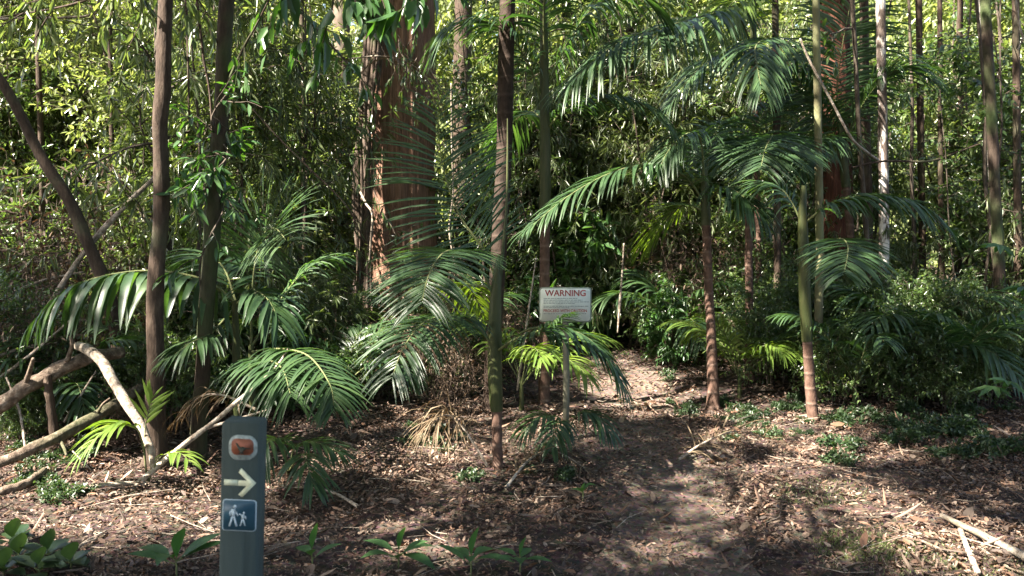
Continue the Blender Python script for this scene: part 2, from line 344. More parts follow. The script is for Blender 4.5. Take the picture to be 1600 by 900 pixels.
def leaves_on(mbL, pts, n, L, Wd, r, out=.9, droop=.4, bend=.2, t0=.15):
    C = catmull(pts, 24); T = unit(np.gradient(C, axis=0)); i = np.clip((r.uniform(t0, 1, n)*23).astype(int), 0, 23)
    i[:max(1, n//6)] = 23
    rnd = unit(r.normal(0, 1, (n, 3))); d = unit(T[i]*.55 + rnd*out + np.array([0, 0, -droop]))
    nr = unit(np.array([0, 0, 1.]) + r.normal(0, .45, (n, 3)))
    mbL.leaves(C[i] + rnd*.012, d, nr, L*r.uniform(.6, 1.2, n), Wd*r.uniform(.7, 1.2, n), bend=bend*r.uniform(.2, 1.6, n))
def branch(mbS, mbL, p0, d0, length, r0, lvl, spec, r):
    k = 6; pts = [np.asarray(p0, float)]; d = unit(d0)
    for _ in range(k):
        d = unit(d + r.normal(0, spec.get('wob', .16), 3) + np.array([0, 0, spec.get('grav', -.03)])); pts.append(pts[-1] + d*length/k)
    mbS.tube(np.array(pts), np.linspace(r0, r0*.35, k+1), 5 if r0 < .02 else 7)
    if lvl > 0:
        for _ in range(spec['kids'][lvl-1]):
            t = r.uniform(.25, 1); i = min(k, int(t*k)+1); dd = unit(unit(pts[i]-pts[i-1])*.7 + r.normal(0, .7, 3) + np.array([0, 0, spec.get('rise', .1)]))
            branch(mbS, mbL, pts[i], dd, length*r.uniform(.4, .65), r0*.45, lvl-1, spec, r)
    if lvl <= spec.get('leaflvl', 0):
        leaves_on(mbL, pts, spec['nl'], spec['L'], spec['W'], r, spec.get('out', .9), spec.get('droop', .4), spec.get('bend', .2))
    return pts
def make_plant(name, label, cat, stems, H, spec, smat, lmat, seed, lean=.15, base_r=.02, rad=.1, pa='stem', pb='foliage'):
    r = np.random.default_rng(seed); o = thing(name, label, cat); s, l = MB(), MB()
    for k in range(stems):
        az = r.uniform(0, 6.28); p0 = np.array([math.cos(az), math.sin(az), 0])*rad*r.uniform(0, 1)*(stems > 1); p0[2] = -.05
        d = unit(np.array([math.cos(az)*lean, math.sin(az)*lean, 1])); h = H*r.uniform(.65, 1.05) if stems > 1 else H
        m = 10; pts = [p0]
        for j in range(m): d = unit(d + r.normal(0, .05, 3)*np.array([1, 1, .2]) + np.array([0, 0, .03])); pts.append(pts[-1] + d*h/m)
        pts = np.array(pts); s.tube(catmull(pts, 24), np.linspace(base_r, base_r*.3, 24), 7, rough=.05, seed=seed+k)
        for _ in range(spec['nb']):
            t = spec.get('t0', .15) + (1-spec.get('t0', .15))*r.uniform(0, 1)**spec.get('pw', .8); x = t*m; i = min(m-1, int(x)); q = pts[i] + (pts[i+1]-pts[i])*(x-i)
            az2 = r.uniform(0, 6.28); el = r.uniform(*spec.get('el', (-.1, .9)))
            branch(s, l, q, [math.cos(az2)*math.cos(el), math.sin(az2)*math.cos(el), math.sin(el)], spec['bl']*r.uniform(.6, 1.25)*(1.15-.5*t), base_r*.32, spec.get('lv', 1), spec, r)
    s.build(pa, M[smat], o); l.build(pb, M[lmat], o); return o

# ------------------------------------------------------------------ far forest and thicket behind
def clumps(mb, cents, nper, rad, L, Wd, r, droop=.5):
    n = len(cents)*nper; c = np.repeat(cents, nper, 0); off = unit(r.normal(0, 1, (n, 3)))*(r.uniform(0, 1, (n, 1))**.5)*rad*np.array([1, 1, .7])
    d = unit(off*.6/rad + r.normal(0, .7, (n, 3)) + np.array([0, 0, -droop])); nr = unit(np.array([0, 0, 1.]) + r.normal(0, .5, (n, 3)))
    mb.leaves(c+off, d, nr, L*r.uniform(.6, 1.3, n), Wd*r.uniform(.7, 1.2, n), bend=r.uniform(0, .35, n))
r_ = np.random.default_rng(3)
far = MB(); c = []
for k in range(300):                              # crown masses of the trees behind the clearing
    y = 17.5 + 13*r_.uniform(0, 1)**1.4; x = r_.uniform(-.70, .70)*y; z0 = hgt(x, y) + (6.5+.28*(y-17.5))*r_.uniform(0, 1)**.9
    rr = r_.uniform(.8, 2.0)
    for j in range(int(12*rr**1.7)):
        v = unit(r_.normal(0, 1, 3))*rr*r_.uniform(.6, 1.05); c.append((x+v[0], y+v[1]*.7, max(z0+v[2]*.8, .1)))
for k in range(900):
    y = r_.uniform(22, 33); x = r_.uniform(-.72, .72)*y; c.append((x, y, hgt(x, y) + (8+.25*(y-18))*r_.uniform(0, 1)**.8))
clumps(far, np.array(c), 44, .5, .2, .075, r_)
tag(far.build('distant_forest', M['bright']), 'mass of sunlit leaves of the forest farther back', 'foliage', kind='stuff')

SP = {
 'small': dict(nb=16, bl=.7, kids=[4], nl=13, L=.075, W=.032, lv=1, leaflvl=1, droop=.3),
 'broad': dict(nb=9, bl=.55, kids=[3], nl=8, L=.15, W=.06, lv=1, leaflvl=1, droop=.5, bend=.3),
 'narrow': dict(nb=14, bl=.7, kids=[3], nl=11, L=.17, W=.02, lv=1, leaflvl=1, droop=.8, bend=.35, el=(.2, 1.1)),
 'sap': dict(nb=34, bl=1.1, kids=[5], nl=14, L=.10, W=.042, lv=1, leaflvl=1, t0=.16, pw=.9, droop=.5),
 'sapb': dict(nb=30, bl=1.1, kids=[4], nl=12, L=.15, W=.055, lv=1, leaflvl=1, t0=.12, pw=.9, droop=.6, bend=.3),
 'sapn': dict(nb=34, bl=1.0, kids=[5], nl=13, L=.16, W=.026, lv=1, leaflvl=1, t0=.14, pw=.9, droop=.8),
 'pole': dict(nb=7, bl=.7, kids=[3], nl=9, L=.10, W=.04, lv=1, leaflvl=1, t0=.35, pw=.8),
 'tangle': dict(nb=16, bl=.9, kids=[5], nl=3, L=.09, W=.028, lv=1, leaflvl=0, wob=.35, grav=-.1, el=(-.3, .9)),
 'cover': dict(nb=5, bl=.16, kids=[2], nl=7, L=.065, W=.035, lv=1, leaflvl=1, droop=.1),
}
SP['tall'] = dict(nb=22, bl=.85, kids=[4], nl=14, L=.085, W=.033, lv=1, leaflvl=1, droop=.4, t0=.06)
SP['tallb'] = dict(nb=18, bl=.8, kids=[4], nl=11, L=.12, W=.045, lv=1, leaflvl=1, droop=.5, t0=.08)
SP['talln'] = dict(nb=22, bl=.8, kids=[4], nl=12, L=.15, W=.022, lv=1, leaflvl=1, droop=.8, t0=.1)
proto = {}
def pr(key, name, label, cat, *a, **k):
    o = make_plant(name, label, cat, *a, **k); proto.setdefault(key, []).append(o)
for i in range(3): pr('small', 'leafy_shrub', 'x', 'shrub', 5, 1.9, SP['small'], 'stem', 'small', 20+i, .3, .014, .2)
for i in range(2): pr('broad', 'broadleaf_shrub', 'x', 'shrub', 5, 1.4, SP['broad'], 'stem', 'broad', 30+i, .3, .013, .2)
for i in range(3): pr('narrow', 'narrow_leaf_shrub', 'x', 'shrub', 6, 2.6, SP['narrow'], 'stem', 'narrow', 40+i, .22, .013, .25)
for i in range(2): pr('tall', 'tall_shrub', 'x', 'shrub', 4, 4.2, SP['tall'], 'stem', 'small', 120+i, .16, .022, .3)
for i in range(2): pr('tally', 'tall_shrub', 'x', 'shrub', 4, 4.4, SP['tall'], 'stem', 'bright', 125+i, .16, .022, .3)
for i in range(2): pr('tallb', 'tall_shrub', 'x', 'shrub', 4, 4.0, SP['tallb'], 'stem', 'narrow', 130+i, .16, .022, .3)
for i in range(2): pr('talln', 'tall_shrub', 'x', 'shrub', 4, 4.4, SP['talln'], 'stem', 'narrow', 135+i, .16, .02, .3)
for i in range(3): pr('sap', 'sapling', 'x', 'tree', 1, 7.5, SP['sap'], 'stem', 'small', 50+i, .06, .045, pa='trunk', pb='crown')
for i in range(2): pr('sapb', 'sapling', 'x', 'tree', 1, 7.0, SP['sapb'], 'stem', 'broad', 60+i, .06, .045, pa='trunk', pb='crown')
for i in range(2): pr('sapn', 'sapling', 'x', 'tree', 1, 7.0, SP['sapn'], 'stem', 'narrow', 65+i, .06, .04, pa='trunk', pb='crown')
for i in range(2): pr('sapy', 'sapling', 'x', 'tree', 1, 8.0, SP['sap'], 'stem', 'bright', 70+i, .06, .05, pa='trunk', pb='crown')
for i in range(3): pr('pole', 'thin_sapling', 'x', 'tree', 1, 6.5, SP['pole'], 'stem', 'small', 80+i, .05, .024, pa='trunk', pb='crown')
for i in range(3): pr('tangle', 'dead_thicket', 'x', 'bush', 6, 1.9, SP['tangle'], 'twig', 'dead_leaf', 90+i, .35, .013, .3)
for i in range(3): pr('cover', 'ground_plant', 'x', 'plant', 5, .2, SP['cover'], 'stem', 'cover', 100+i, .5, .004, .16)
used = set()
def place(key, x, y, label, group, sc=1.0, z=None):
    p = random.choice(proto[key])
    o = p if p.name not in used else copy_tree(p)
    used.add(p.name); used.add(o.name)
    o.location = (x, y, float(hgt(x, y)) if z is None else z); o.rotation_euler = (0, 0, random.uniform(0, 6.28)); o.scale = (sc, sc, sc*random.uniform(.92, 1.1))
    o["label"] = label; o["group"] = group; return o

REG = [(-1e9, 250, 'left of the grey brown trunk'), (250, 560, 'left of the big reddish trunk'),
       (560, 820, 'behind palms beside the big reddish trunk'), (820, 960, 'behind the warning sign'),
       (960, 1200, 'beyond the bend of the dirt track'), (1200, 1400, 'behind the lichen covered trunk'), (1400, 1e9, 'in dark thicket right of white patched trunk')]
KIND = {'tall': 'tall shrub with small dark leaves', 'tally': 'tall sunlit shrub with yellow green leaves', 'tallb': 'tall shrub with medium olive leaves', 'talln': 'tall shrub with drooping narrow leaves', 'small': 'bushy shrub with small green leaves', 'broad': 'low shrub with broad dark leaves', 'narrow': 'arching shrub with long narrow leaves',
        'sap': 'slim sapling with small dark leaves', 'sapb': 'slim sapling with broad glossy leaves', 'sapn': 'slim sapling with narrow drooping leaves', 'sapy': 'sunlit sapling with yellow green leaves',
        'pole': 'bare stemmed thin sapling with few leaves', 'tangle': 'tangle of dry brown twigs', 'cover': 'low seedling with small pale leaves'}
def bgplace(key, x, y, sc):
    px = float(project(np.array([x, y, 1.0]))[0]); reg = next(r for r in REG if r[0] <= px < r[1])[2]
    lab = KIND[key] + ' ' + reg
    place(key, x, y, lab, lab, sc)
rb = random.Random(21)
def ok(x, y):
    if y < 11 and abs(x - float(xpath(y))) < (.75 if y < 9.6 else .5): return False
    if x < -.2 and y < 6.8 and x > -1.7: return False
    return True
def front_y(x):                                  # where the thicket starts
    return float(np.interp(x, [-6, -3.5, -2, -.9, -.3, .3, 2.2, 3.2, 4.5, 6], [6.2, 6.3, 6.9, 7.3, 8.3, 9.4, 9.2, 8.2, 7.4, 6.8]))
for (y0, y1, step, kinds, sc) in [
    (-.1, .7, .5, ['small', 'broad', 'broad', 'tangle', 'small'], .55), (.6, 1.5, .6, ['small', 'broad', 'narrow', 'tangle', 'small'], .75), (.9, 2.0, .8, ['small', 'narrow', 'sap', 'sapn', 'sapb', 'tangle'], 1.0),
    (2.0, 3.4, 1.0, ['small', 'sap', 'sapn', 'sapb', 'narrow', 'sap'], 1.0), (3.4, 5.0, 1.0, ['sap', 'sapb', 'sapn', 'small', 'pole'], 1.0),
    (5, 7.5, 1.5, ['sap', 'sapy', 'sapn', 'small'], 1.05), (7.5, 11.5, 2.0, ['sapy', 'sap', 'sapy', 'small'], 1.15)]:
    x = -.68*(7+y1) - .5
    while x < .68*(7+y1)+.5:
        xx = x + rb.uniform(-.4, .4)*step; yy = front_y(xx) + rb.uniform(y0, y1); x += step*rb.uniform(.75, 1.25)
        if abs(xx) > .64*yy + .8 or not ok(xx, yy) or yy > (12.6 if xx < 3.5 else 14.5): continue
        k = rb.choice(kinds); s_ = sc
        px = float(project(np.array([xx, yy, 1.0]))[0])
        pass
        pass
        if px < 520 and k in ('sap', 'sapb', 'sapn') and rb.random() < .2: k = 'pole'
        if 700 < px < 1150 and k in ('sap', 'sapb') and yy > 11 and rb.random() < .6: k = 'sapy'
        if k in ('sap', 'sapb', 'sapn', 'sapy') and (px > 700 or rb.random() < .75) and rb.random() < .85: k = {'sap': 'tall', 'sapb': 'tallb', 'sapn': 'talln', 'sapy': 'tally'}[k]
        if k == 'tall' and rb.random() < (.12 if 640 < px < 1150 else .45) and px < 1300: k = 'tally'
        if k == 'tally' and 640 < px < 1150 and yy < 12: k = rb.choice(['tall', 'talln', 'tallb', 'tangle'])
        if px > 1130 and yy < 8.9:
            if rb.random() < .35: continue
            k = rb.choice(['small', 'pole', 'tangle', 'narrow', 'small', 'pole']); s_ *= .8
        if 480 < px < 770 and yy < 11.6 and k != 'pole': k = rb.choice(['small', 'tangle', 'small', 'narrow']); s_ = .45
        if 1175 < px < 1430 and yy < 10.8 and k != 'pole': k = rb.choice(['small', 'small', 'narrow']); s_ = .5
        if px > 1130 and k == 'tangle': k = 'small'; s_ *= .8
        if px > 1250 and k == 'sapy': k = 'sap'
        if px > 1250 and k == 'tangle' and rb.random() < .5: k = 'pole'
        if px < 560 and k in ('sap',) and yy > 11: k = 'sapy'
        bgplace(k, xx, yy, s_*rb.uniform(.8, 1.15))
for k_, x_, y_ in [('sap', .1, 11.8), ('small', .6, 11.3), ('narrow', .9, 12.0), ('sapb', 1.3, 12.4), ('small', 1.5, 11.6), ('sap', 1.9, 12.2), ('narrow', .2, 12.6), ('small', -.4, 11.9), ('sapn', .7, 12.8), ('broad', 1.0, 11.2), ('small', 1.2, 12.9), ('small', .3, 13.2)]: bgplace(k_, x_, y_, 1.0)
for _ in range(20):
    yy = rb.uniform(10.6, 12.8); xx = -yy*rb.uniform(.2, .66); bgplace(rb.choice(['tally', 'tall', 'tally', 'talln']), xx, yy, rb.uniform(.95, 1.2))
for _ in range(10):
    yy = rb.uniform(10.2, 12.8); xx = yy*rb.uniform(.0, .3); bgplace(rb.choice(['tall', 'tallb', 'talln', 'tall']), xx, yy, rb.uniform(.8, 1.1))
for _ in range(14):                              # extra thin stems at the right
    yy = rb.uniform(8, 14); xx = yy*rb.uniform(.3, .58)
    if ok(xx, yy): bgplace('pole', xx, yy, rb.uniform(.85, 1.2))

# ------------------------------------------------------------------ tall trees with named trunks
canopy_trees = []     # (root, base, height, crown attach point)
def tall_tree(name, label, cat, lst, mat, sides=12, up=8.6, rough=.07, seed=1, flute=0, roots=False, n=None, group=None):
    pts = [P(a[0], a[1], a[2]) for a in lst]
    base = pts[0].copy(); base[2] = hgt(base[0], base[1]) - .03
    o = thing(name, label, cat, base, group); mb = MB()
    lst2 = list(lst); p2 = px_tube(mb, lst2, sides, n or 60, rough, seed, up_to=up, flute=flute)
    mb.build('trunk', M[mat], o, base)
    canopy_trees.append((o, base, p2[-1])); return o, base, p2
A, Ab, Ap = tall_tree('tree', 'slender grey brown tree trunk behind the green marker post, bending slightly', 'tree',
    [(240, 742, 5.62, 50), (243, 700, 5.65, 38), (243, 600, 5.7, 28), (243, 500, 5.7, 25), (247, 400, 5.7, 24), (253, 300, 5.7, 24), (249, 200, 5.7, 22), (255, 120, 5.7, 23), (258, 0, 5.7, 21), (262, -60, 5.7, 21)], 'bark_grey', 20, seed=2, rough=.11)
B, Bb, Bp = tall_tree('tree', 'mossy dark trunk leaning right with leafy vine around its upper half', 'tree',
    [(309, 730, 5.9, 32), (312, 650, 5.9, 25), (318, 550, 5.9, 23), (325, 450, 5.9, 24), (332, 350, 5.9, 26), (340, 250, 5.9, 26), (347, 150, 5.9, 22), (352, 20, 5.9, 23), (356, -60, 5.9, 23)], 'bark_green', seed=3)
Cc, Cb, Cp = tall_tree('tree', 'massive tree trunk with reddish fibrous bark', 'tree',
    [(634, 552, 11, 170), (631, 520, 11, 125), (629, 460, 11, 112), (627, 300, 11, 105), (625, 100, 11, 104), (622, -80, 11, 104)], 'bark_red', 96, 11, .05, 4, .018, n=120)
tall_tree('tree', 'pale broken bark trunk left of the massive reddish trunk', 'tree', [(538, 535, 14, 30), (537, 300, 14, 26), (535, 150, 14, 25), (533, -60, 14, 24)], 'bark_pale', 14, 10, .08, 5)
tall_tree('tree', 'faint grey trunk among bright leaves near the upper corner', 'tree', [(140, 520, 16, 30), (138, 250, 16, 26), (136, 0, 16, 25)], 'bark_pale', 10, 10, .06, 6)
tall_tree('tree', 'thin pale grey trunk in the sunlit leaves, beside the faint grey trunk', 'tree', [(205, 520, 15, 14), (204, 250, 15, 12), (203, 0, 15, 11)], 'bark_pale', 8, 10, .06, 7)
tall_tree('tree', 'brown trunk in the sunlit thicket right of the mossy trunk', 'tree', [(420, 530, 14, 22), (418, 250, 14, 19), (424, 0, 14, 18)], 'bark_grey', 8, 10, .06, 8)
tall_tree('tree', 'wide speckled trunk just right of the massive reddish trunk', 'tree', [(724, 525, 16, 32), (722, 250, 16, 28), (724, 0, 16, 27)], 'bark_grey', 14, 10, .05, 9)
T3o, T3b, T3p = tall_tree('tree', 'thick dark red trunk in shade behind the lichen covered trunk', 'tree', [(1314, 562, 10.4, 66), (1309, 450, 10.4, 54), (1306, 300, 10.4, 50), (1303, 100, 10.4, 48), (1300, -60, 10.4, 48)], 'bark_darkred', 40, 9, .04, 10, .012, n=90)
T2o, T2b, T2p = tall_tree('tree', 'thin lichen covered yellowish trunk between green palm stem and dark red trunk', 'tree', [(1277, 630, 7.75, 15), (1279, 500, 7.8, 13), (1281, 400, 7.8, 13), (1279, 250, 7.8, 12), (1275, 0, 7.8, 11), (1275, -60, 7.8, 11)], 'lichen', 10, 8.2, .06, 11)
T4o, T4b, T4p = tall_tree('tree', 'thin trunk with bright white bark patches', 'tree', [(1377, 598, 9, 18), (1380, 450, 9, 16), (1382, 370, 9, 16), (1380, 250, 9, 15), (1377, 100, 9, 14), (1375, -60, 9, 14)], 'bark_white', 10, 8.5, .08, 12)
tall_tree('tree', 'brown trunk just left of the white patched trunk', 'tree', [(1357, 575, 10, 17), (1356, 350, 10, 15), (1352, 150, 10, 14), (1350, -60, 10, 13)], 'bark_grey', 10, 9, .06, 13)
tall_tree('tree', 'dark mossy trunk at the right edge behind bright palmate leaves', 'tree', [(1560, 632, 7.8, 24), (1562, 450, 7.9, 18), (1550, 200, 8.0, 16), (1537, -60, 8.1, 15)], 'bark_green', 10, 8.5, .07, 14)
tall_tree('tree', 'slim pale sided trunk curving among dark leaves near the upper right corner', 'tree', [(1560, 560, 9.8, 16), (1553, 300, 9.8, 14), (1540, 80, 9.8, 13), (1528, -60, 9.8, 12)], 'bark_white', 8, 9, .06, 15)
tall_tree('tree', 'straight brown trunk crossed by the large upright palm frond', 'tree', [(1216, 585, 9.2, 12), (1214, 300, 9.2, 11), (1210, -60, 9.2, 11)], 'bark_grey', 8, 8, .05, 16)
for i, (x, D, w) in enumerate([(1440, 11, 11), (1470, 10.5, 8), (1500, 12, 9), (1590, 8.6, 12)]):
    tall_tree('slim_trunk', 'slim dark trunk in the thicket right of the white patched trunk', 'tree', [(x+4, 340+2240/D+8, D, w*1.3), (x, 300, D, w), (x-5+3*i % 7, -60, D, w*.9)], 'bark_grey', 8, 8.5, .06, 30+i, group='slim dark trunks in the right thicket')
for i, (x, D, w) in enumerate([(60, 10.5, 9), (170, 10, 8), (470, 10, 8)]):
    tall_tree('slim_trunk', 'slim dark stem in the leafy thicket left of the massive reddish trunk', 'tree', [(x+4, 340+2240/D+8, D, w*1.3), (x+6, 300, D, w), (x-5+3*i % 7, -60, D, w*.9)], 'bark_grey', 8, 8.5, .06, 40+i, group='slim dark stems in the left thicket')

# limbs and leaves of the two near left trees that hang into the picture
def leafy_limb(parent, base, px, r0, nl, L, Wd, seed, lmat='broad', kids=10, kl=.45, droop=.9, out=.6, bark='bark_green'):
    r = np.random.default_rng(seed); s, l = MB(), MB(); pts = PX(px); C = catmull(pts, 40); s.tube(C, np.linspace(r0, r0*.3, 40), 7)
    for k in range(kids):
        i = int(r.uniform(.2, 1)*39); d = unit(r.normal(0, .6, 3) + np.array([0, 0, -.25]))
        branch(s, l, C[i], d, kl*r.uniform(.5, 1.2), r0*.4, 0, dict(nl=nl, L=L, W=Wd, droop=droop, out=out, bend=.25, wob=.2, grav=-.06), r)
    b = s.build('limb', M[bark], parent, base); l.build('foliage', M[lmat], b, base)
leafy_limb(B, Bb, [(354, -40, 5.9), (430, -30, 5.3), (520, -20, 4.9), (620, -15, 4.7), (720, -30, 4.6)], .018, 8, .17, .07, 1, 'broad', 16, .32)
leafy_limb(B, Bb, [(347, 150, 5.9), (378, 80, 5.8), (400, 40, 5.7), (430, -20, 5.6)], .012, 5, .11, .04, 2, 'broad', 6, .3)
leafy_limb(B, Bb, [(430, -20, 5.6), (480, 30, 5.5), (530, 85, 5.4), (575, 135, 5.4)], .009, 6, .12, .045, 12, 'broad', 10, .35)
leafy_limb(A, Ab, [(260, -40, 5.7), (190, -20, 5.9), (100, 10, 6.2), (-20, 30, 6.4)], .014, 12, .11, .028, 3, 'narrow', 18, .5, bark='bark_grey')
leafy_limb(A, Ab, [(258, -20, 5.7), (300, -10, 6.0), (330, 30, 6.2)], .01, 9, .11, .03, 4, 'narrow', 8, .4, bark='bark_grey')
# vine leaves round tree B
r_ = np.random.default_rng(9); vs_, vl_ = MB(), MB()
vb = Bb
C = catmull(PX([(316, 560, 5.86), (332, 350, 5.85), (338, 270, 5.82), (346, 180, 5.82), (352, 60, 5.85)]), 40)
ph = np.linspace(0, 22, 40); Cv = C + np.stack([np.cos(ph)*.06, np.sin(ph)*.06, 0*ph], -1); vs_.tube(Cv, np.full(40, .006), 5)
for k in range(34):
    i = int(np.clip(r_.normal(23, 6), 4, 38)); d = unit(r_.normal(0, 1, 3)*np.array([1, 1, .4])); branch(vs_, vl_, Cv[i], d, r_.uniform(.15, .42), .004, 0, dict(nl=9, L=.10, W=.035, droop=.5, out=.8, bend=.25), r_)
v = thing('climbing_vine', 'leafy climbing vine wrapped around the mossy dark trunk', 'vine', vb); vs_.build('stem', M['stem'], v, vb); vl_.build('foliage', M['broad'], v, vb)

# strangler roots and creepers on the massive trunk
sb = np.array([P(560, 545, 10.4)[0], 10.3, float(hgt(-1.8, 10.3))])
st = thing('strangler_vine', 'bundle of pale hanging strangler roots on the shaded side of massive trunk', 'vine', sb)
st['label'] = 'bundle of pale hanging strangler roots along the massive reddish trunk'
r_ = np.random.default_rng(14)
for k in range(9):
    x0 = 554+ k*3.2 + r_.uniform(-2, 2); w = r_.uniform(3, 9)
    mb = MB(); px_tube(mb, [(x0+r_.uniform(-10, 6), 548, 10.3, w), (x0+r_.uniform(-5, 5), 430, 10.35, w), (x0+r_.uniform(-6, 6), 300, 10.4, w), (x0+4+r_.uniform(-6, 6), 180, 10.45, w), (x0+12+r_.uniform(-6, 6), 60, 10.5, w), (x0+16, -70, 10.5, w*.8)], 7, 50, .12, 60+k)
    mb.build('hanging_root', M['twig'] if k % 3 else M['bark_grey'], st, sb)
mb = MB(); px_tube(mb, [(563, 300, 10.2, 4), (572, 318, 10.15, 4), (582, 335, 10.1, 4), (580, 370, 10.1, 4), (577, 410, 10.15, 3)], 6, 40, 0, 3); mb.build('hanging_root', M['deadwood'], st, sb)
cm, cs = MB(), MB(); r_ = np.random.default_rng(15)
for k in range(20):
    p = P(r_.uniform(565, 690) if k < 16 else r_.uniform(552, 600), r_.uniform(-40, 120) if k < 16 else r_.uniform(60, 330), 10.45 + r_.uniform(-.1, .15)); branch(cs, cm, p, [r_.normal(0, .3), -.25, -.7], r_.uniform(.3, .8), .006, 0, dict(nl=14, L=.10, W=.035, droop=.8, out=.7, bend=.25), r_)
v = thing('climbing_vine', 'green leafy creeper hanging on the upper part of massive reddish trunk', 'vine', P(622, 150, 10.4)); cs.build('stem', M['stem'], v, P(622, 150, 10.4)); cm.build('foliage', M['small'], v, P(622, 150, 10.4))

# ------------------------------------------------------------------ palms
def palm(label, base_px, trunk, shaft=None, tmat='palm_trunk', name='palm_tree', seed=1, group=None):
    base = P(*base_px); base[2] = hgt(base[0], base[1]) - .03
    o = thing(name, label, 'palm', base, group)
    mb = MB(); px_tube(mb, trunk, 12, 40, .035, seed); mb.build('trunk', M[tmat], o, base)
    if shaft: mb = MB(); px_tube(mb, shaft, 12, 30, .03, seed+1); mb.build('crownshaft', M['shaft'], o, base)
    return o, base
# P1: young palm in front of the path edge
o, b = palm('young palm with green stem standing closest to the track, in front of warning sign', (778, 746, 5.57),
    [(778, 748, 5.57, 26), (778, 735, 5.57, 18), (777, 690, 5.57, 16), (776, 640, 5.57, 17)], [(776, 642, 5.57, 19), (774, 600, 5.57, 23), (773, 520, 5.57, 22), (776, 440, 5.57, 15), (780, 400, 5.6, 8)])
D = 5.5
add_frond(o, PX([(773, 470, 5.57), (748, 412, 5.5), (714, 392, 5.3), (690, 398, 5.05), (670, 430, 4.8), (658, 478, 4.65)]), b, seed=1, Ll=.35, wl=.026, n=48, droop=.38, ang=(0, 40), vee=.08, start=.3)
add_frond(o, PX([(772, 545, 5.57), (742, 505, 5.5), (700, 494, 5.3), (660, 506, 5.05), (630, 545, 4.85), (612, 592, 4.75)]), b, seed=2, Ll=.32, wl=.026, n=46, droop=.6, ang=(5, 45), start=.25)
add_frond(o, PX([(777, 440, 5.6), (755, 390, 5.65), (715, 330, 5.7), (690, 250, 5.75), (684, 165, 5.75)]), b, seed=3, Ll=.44, wl=.018, n=38, droop=.30, ang=(15, 40), nrm=(.25, -1, .2), start=.22, vee=.05)
add_frond(o, PX([(778, 548, 5.55), (828, 514, 5.5), (892, 516, 5.4), (940, 548, 5.35), (978, 612, 5.3)]), b, seed=4, Ll=.30, wl=.036, n=30, droop=.9, ang=(30, 55), start=.3)
add_frond(o, PX([(778, 548, 5.55), (805, 530, 5.4), (835, 520, 5.25), (862, 505, 5.15), (884, 492, 5.1)]), b, seed=5, Ll=.17, wl=.022, n=26, droop=.6, ang=(25, 55), start=.3)
add_frond(o, PX([(778, 450, 5.6), (735, 445, 5.9), (735, 450, 6.2), (760, 500, 6.5)]), b, 'palm_young_backlit', seed=6, Ll=.28, wl=.022, n=26, droop=.6, start=.25)  # backlit yellow carried by this frond's leaf colour
mb = MB(); px_tube(mb, [(780, 450, 5.57, 7), (791, 330, 5.57, 5), (793, 250, 5.57, 4), (793, 185, 5.57, 2)], 6, 30, 0); mb.build('spear_leaf', M['shaft'], o, b)
# T1: tall dark palm behind it
o, b = palm('tall dark brown trunk rising behind the young palm, running out of the top', (768, 650, 7.4),
    [(768, 652, 7.4, 34), (769, 600, 7.4, 27), (772, 500, 7.4, 25), (780, 380, 7.4, 25), (787, 250, 7.4, 25), (791, 100, 7.4, 25), (794, -60, 7.4, 24), (800, -500, 7.4, 22), (802, -760, 7.4, 20)], None, 'palm_dark')
top = P(802, -770, 7.4)
for k in range(9): add_frond(o, arch(top, k*.7+.2, .7, 2.3, 1.6), b, seed=50+k, Ll=.5, wl=.035, n=36, droop=.9)
# P2
o, b = palm('slender palm with brown trunk just left of the warning sign', (850, 637, 7.6),
    [(850, 640, 7.6, 26), (850, 620, 7.6, 19), (851, 500, 7.6, 17), (851, 345, 7.6, 15)], [(851, 348, 7.6, 17), (852, 260, 7.6, 18), (851, 170, 7.6, 15), (850, 60, 7.6, 13), (848, -80, 7.6, 10)])
add_frond(o, PX([(852, 205, 7.6), (890, 165, 7.5), (950, 150, 7.4), (1010, 165, 7.3), (1060, 215, 7.2)]), b, seed=11, Ll=.42, wl=.03, n=40, droop=.9)
add_frond(o, PX([(851, 150, 7.6), (885, 70, 7.6), (930, 10, 7.6), (990, -10, 7.6), (1040, 30, 7.6)]), b, seed=12, Ll=.6, wl=.034, n=40, droop=.9)
add_frond(o, PX([(850, 160, 7.6), (815, 80, 7.5), (765, 35, 7.4), (710, 40, 7.3), (680, 80, 7.25)]), b, seed=13, Ll=.42, wl=.03, n=40, droop=.9)
add_frond(o, PX([(850, 190, 7.6), (830, 175, 7.9), (800, 195, 8.2), (780, 250, 8.4)]), b, seed=14, Ll=.4, wl=.03, n=36, droop=.8)
add_frond(o, PX([(851, 100, 7.6), (850, 10, 7.3), (860, -50, 7.0), (880, -60, 6.7)]), b, seed=15, Ll=.45, wl=.03, n=36, droop=.9)
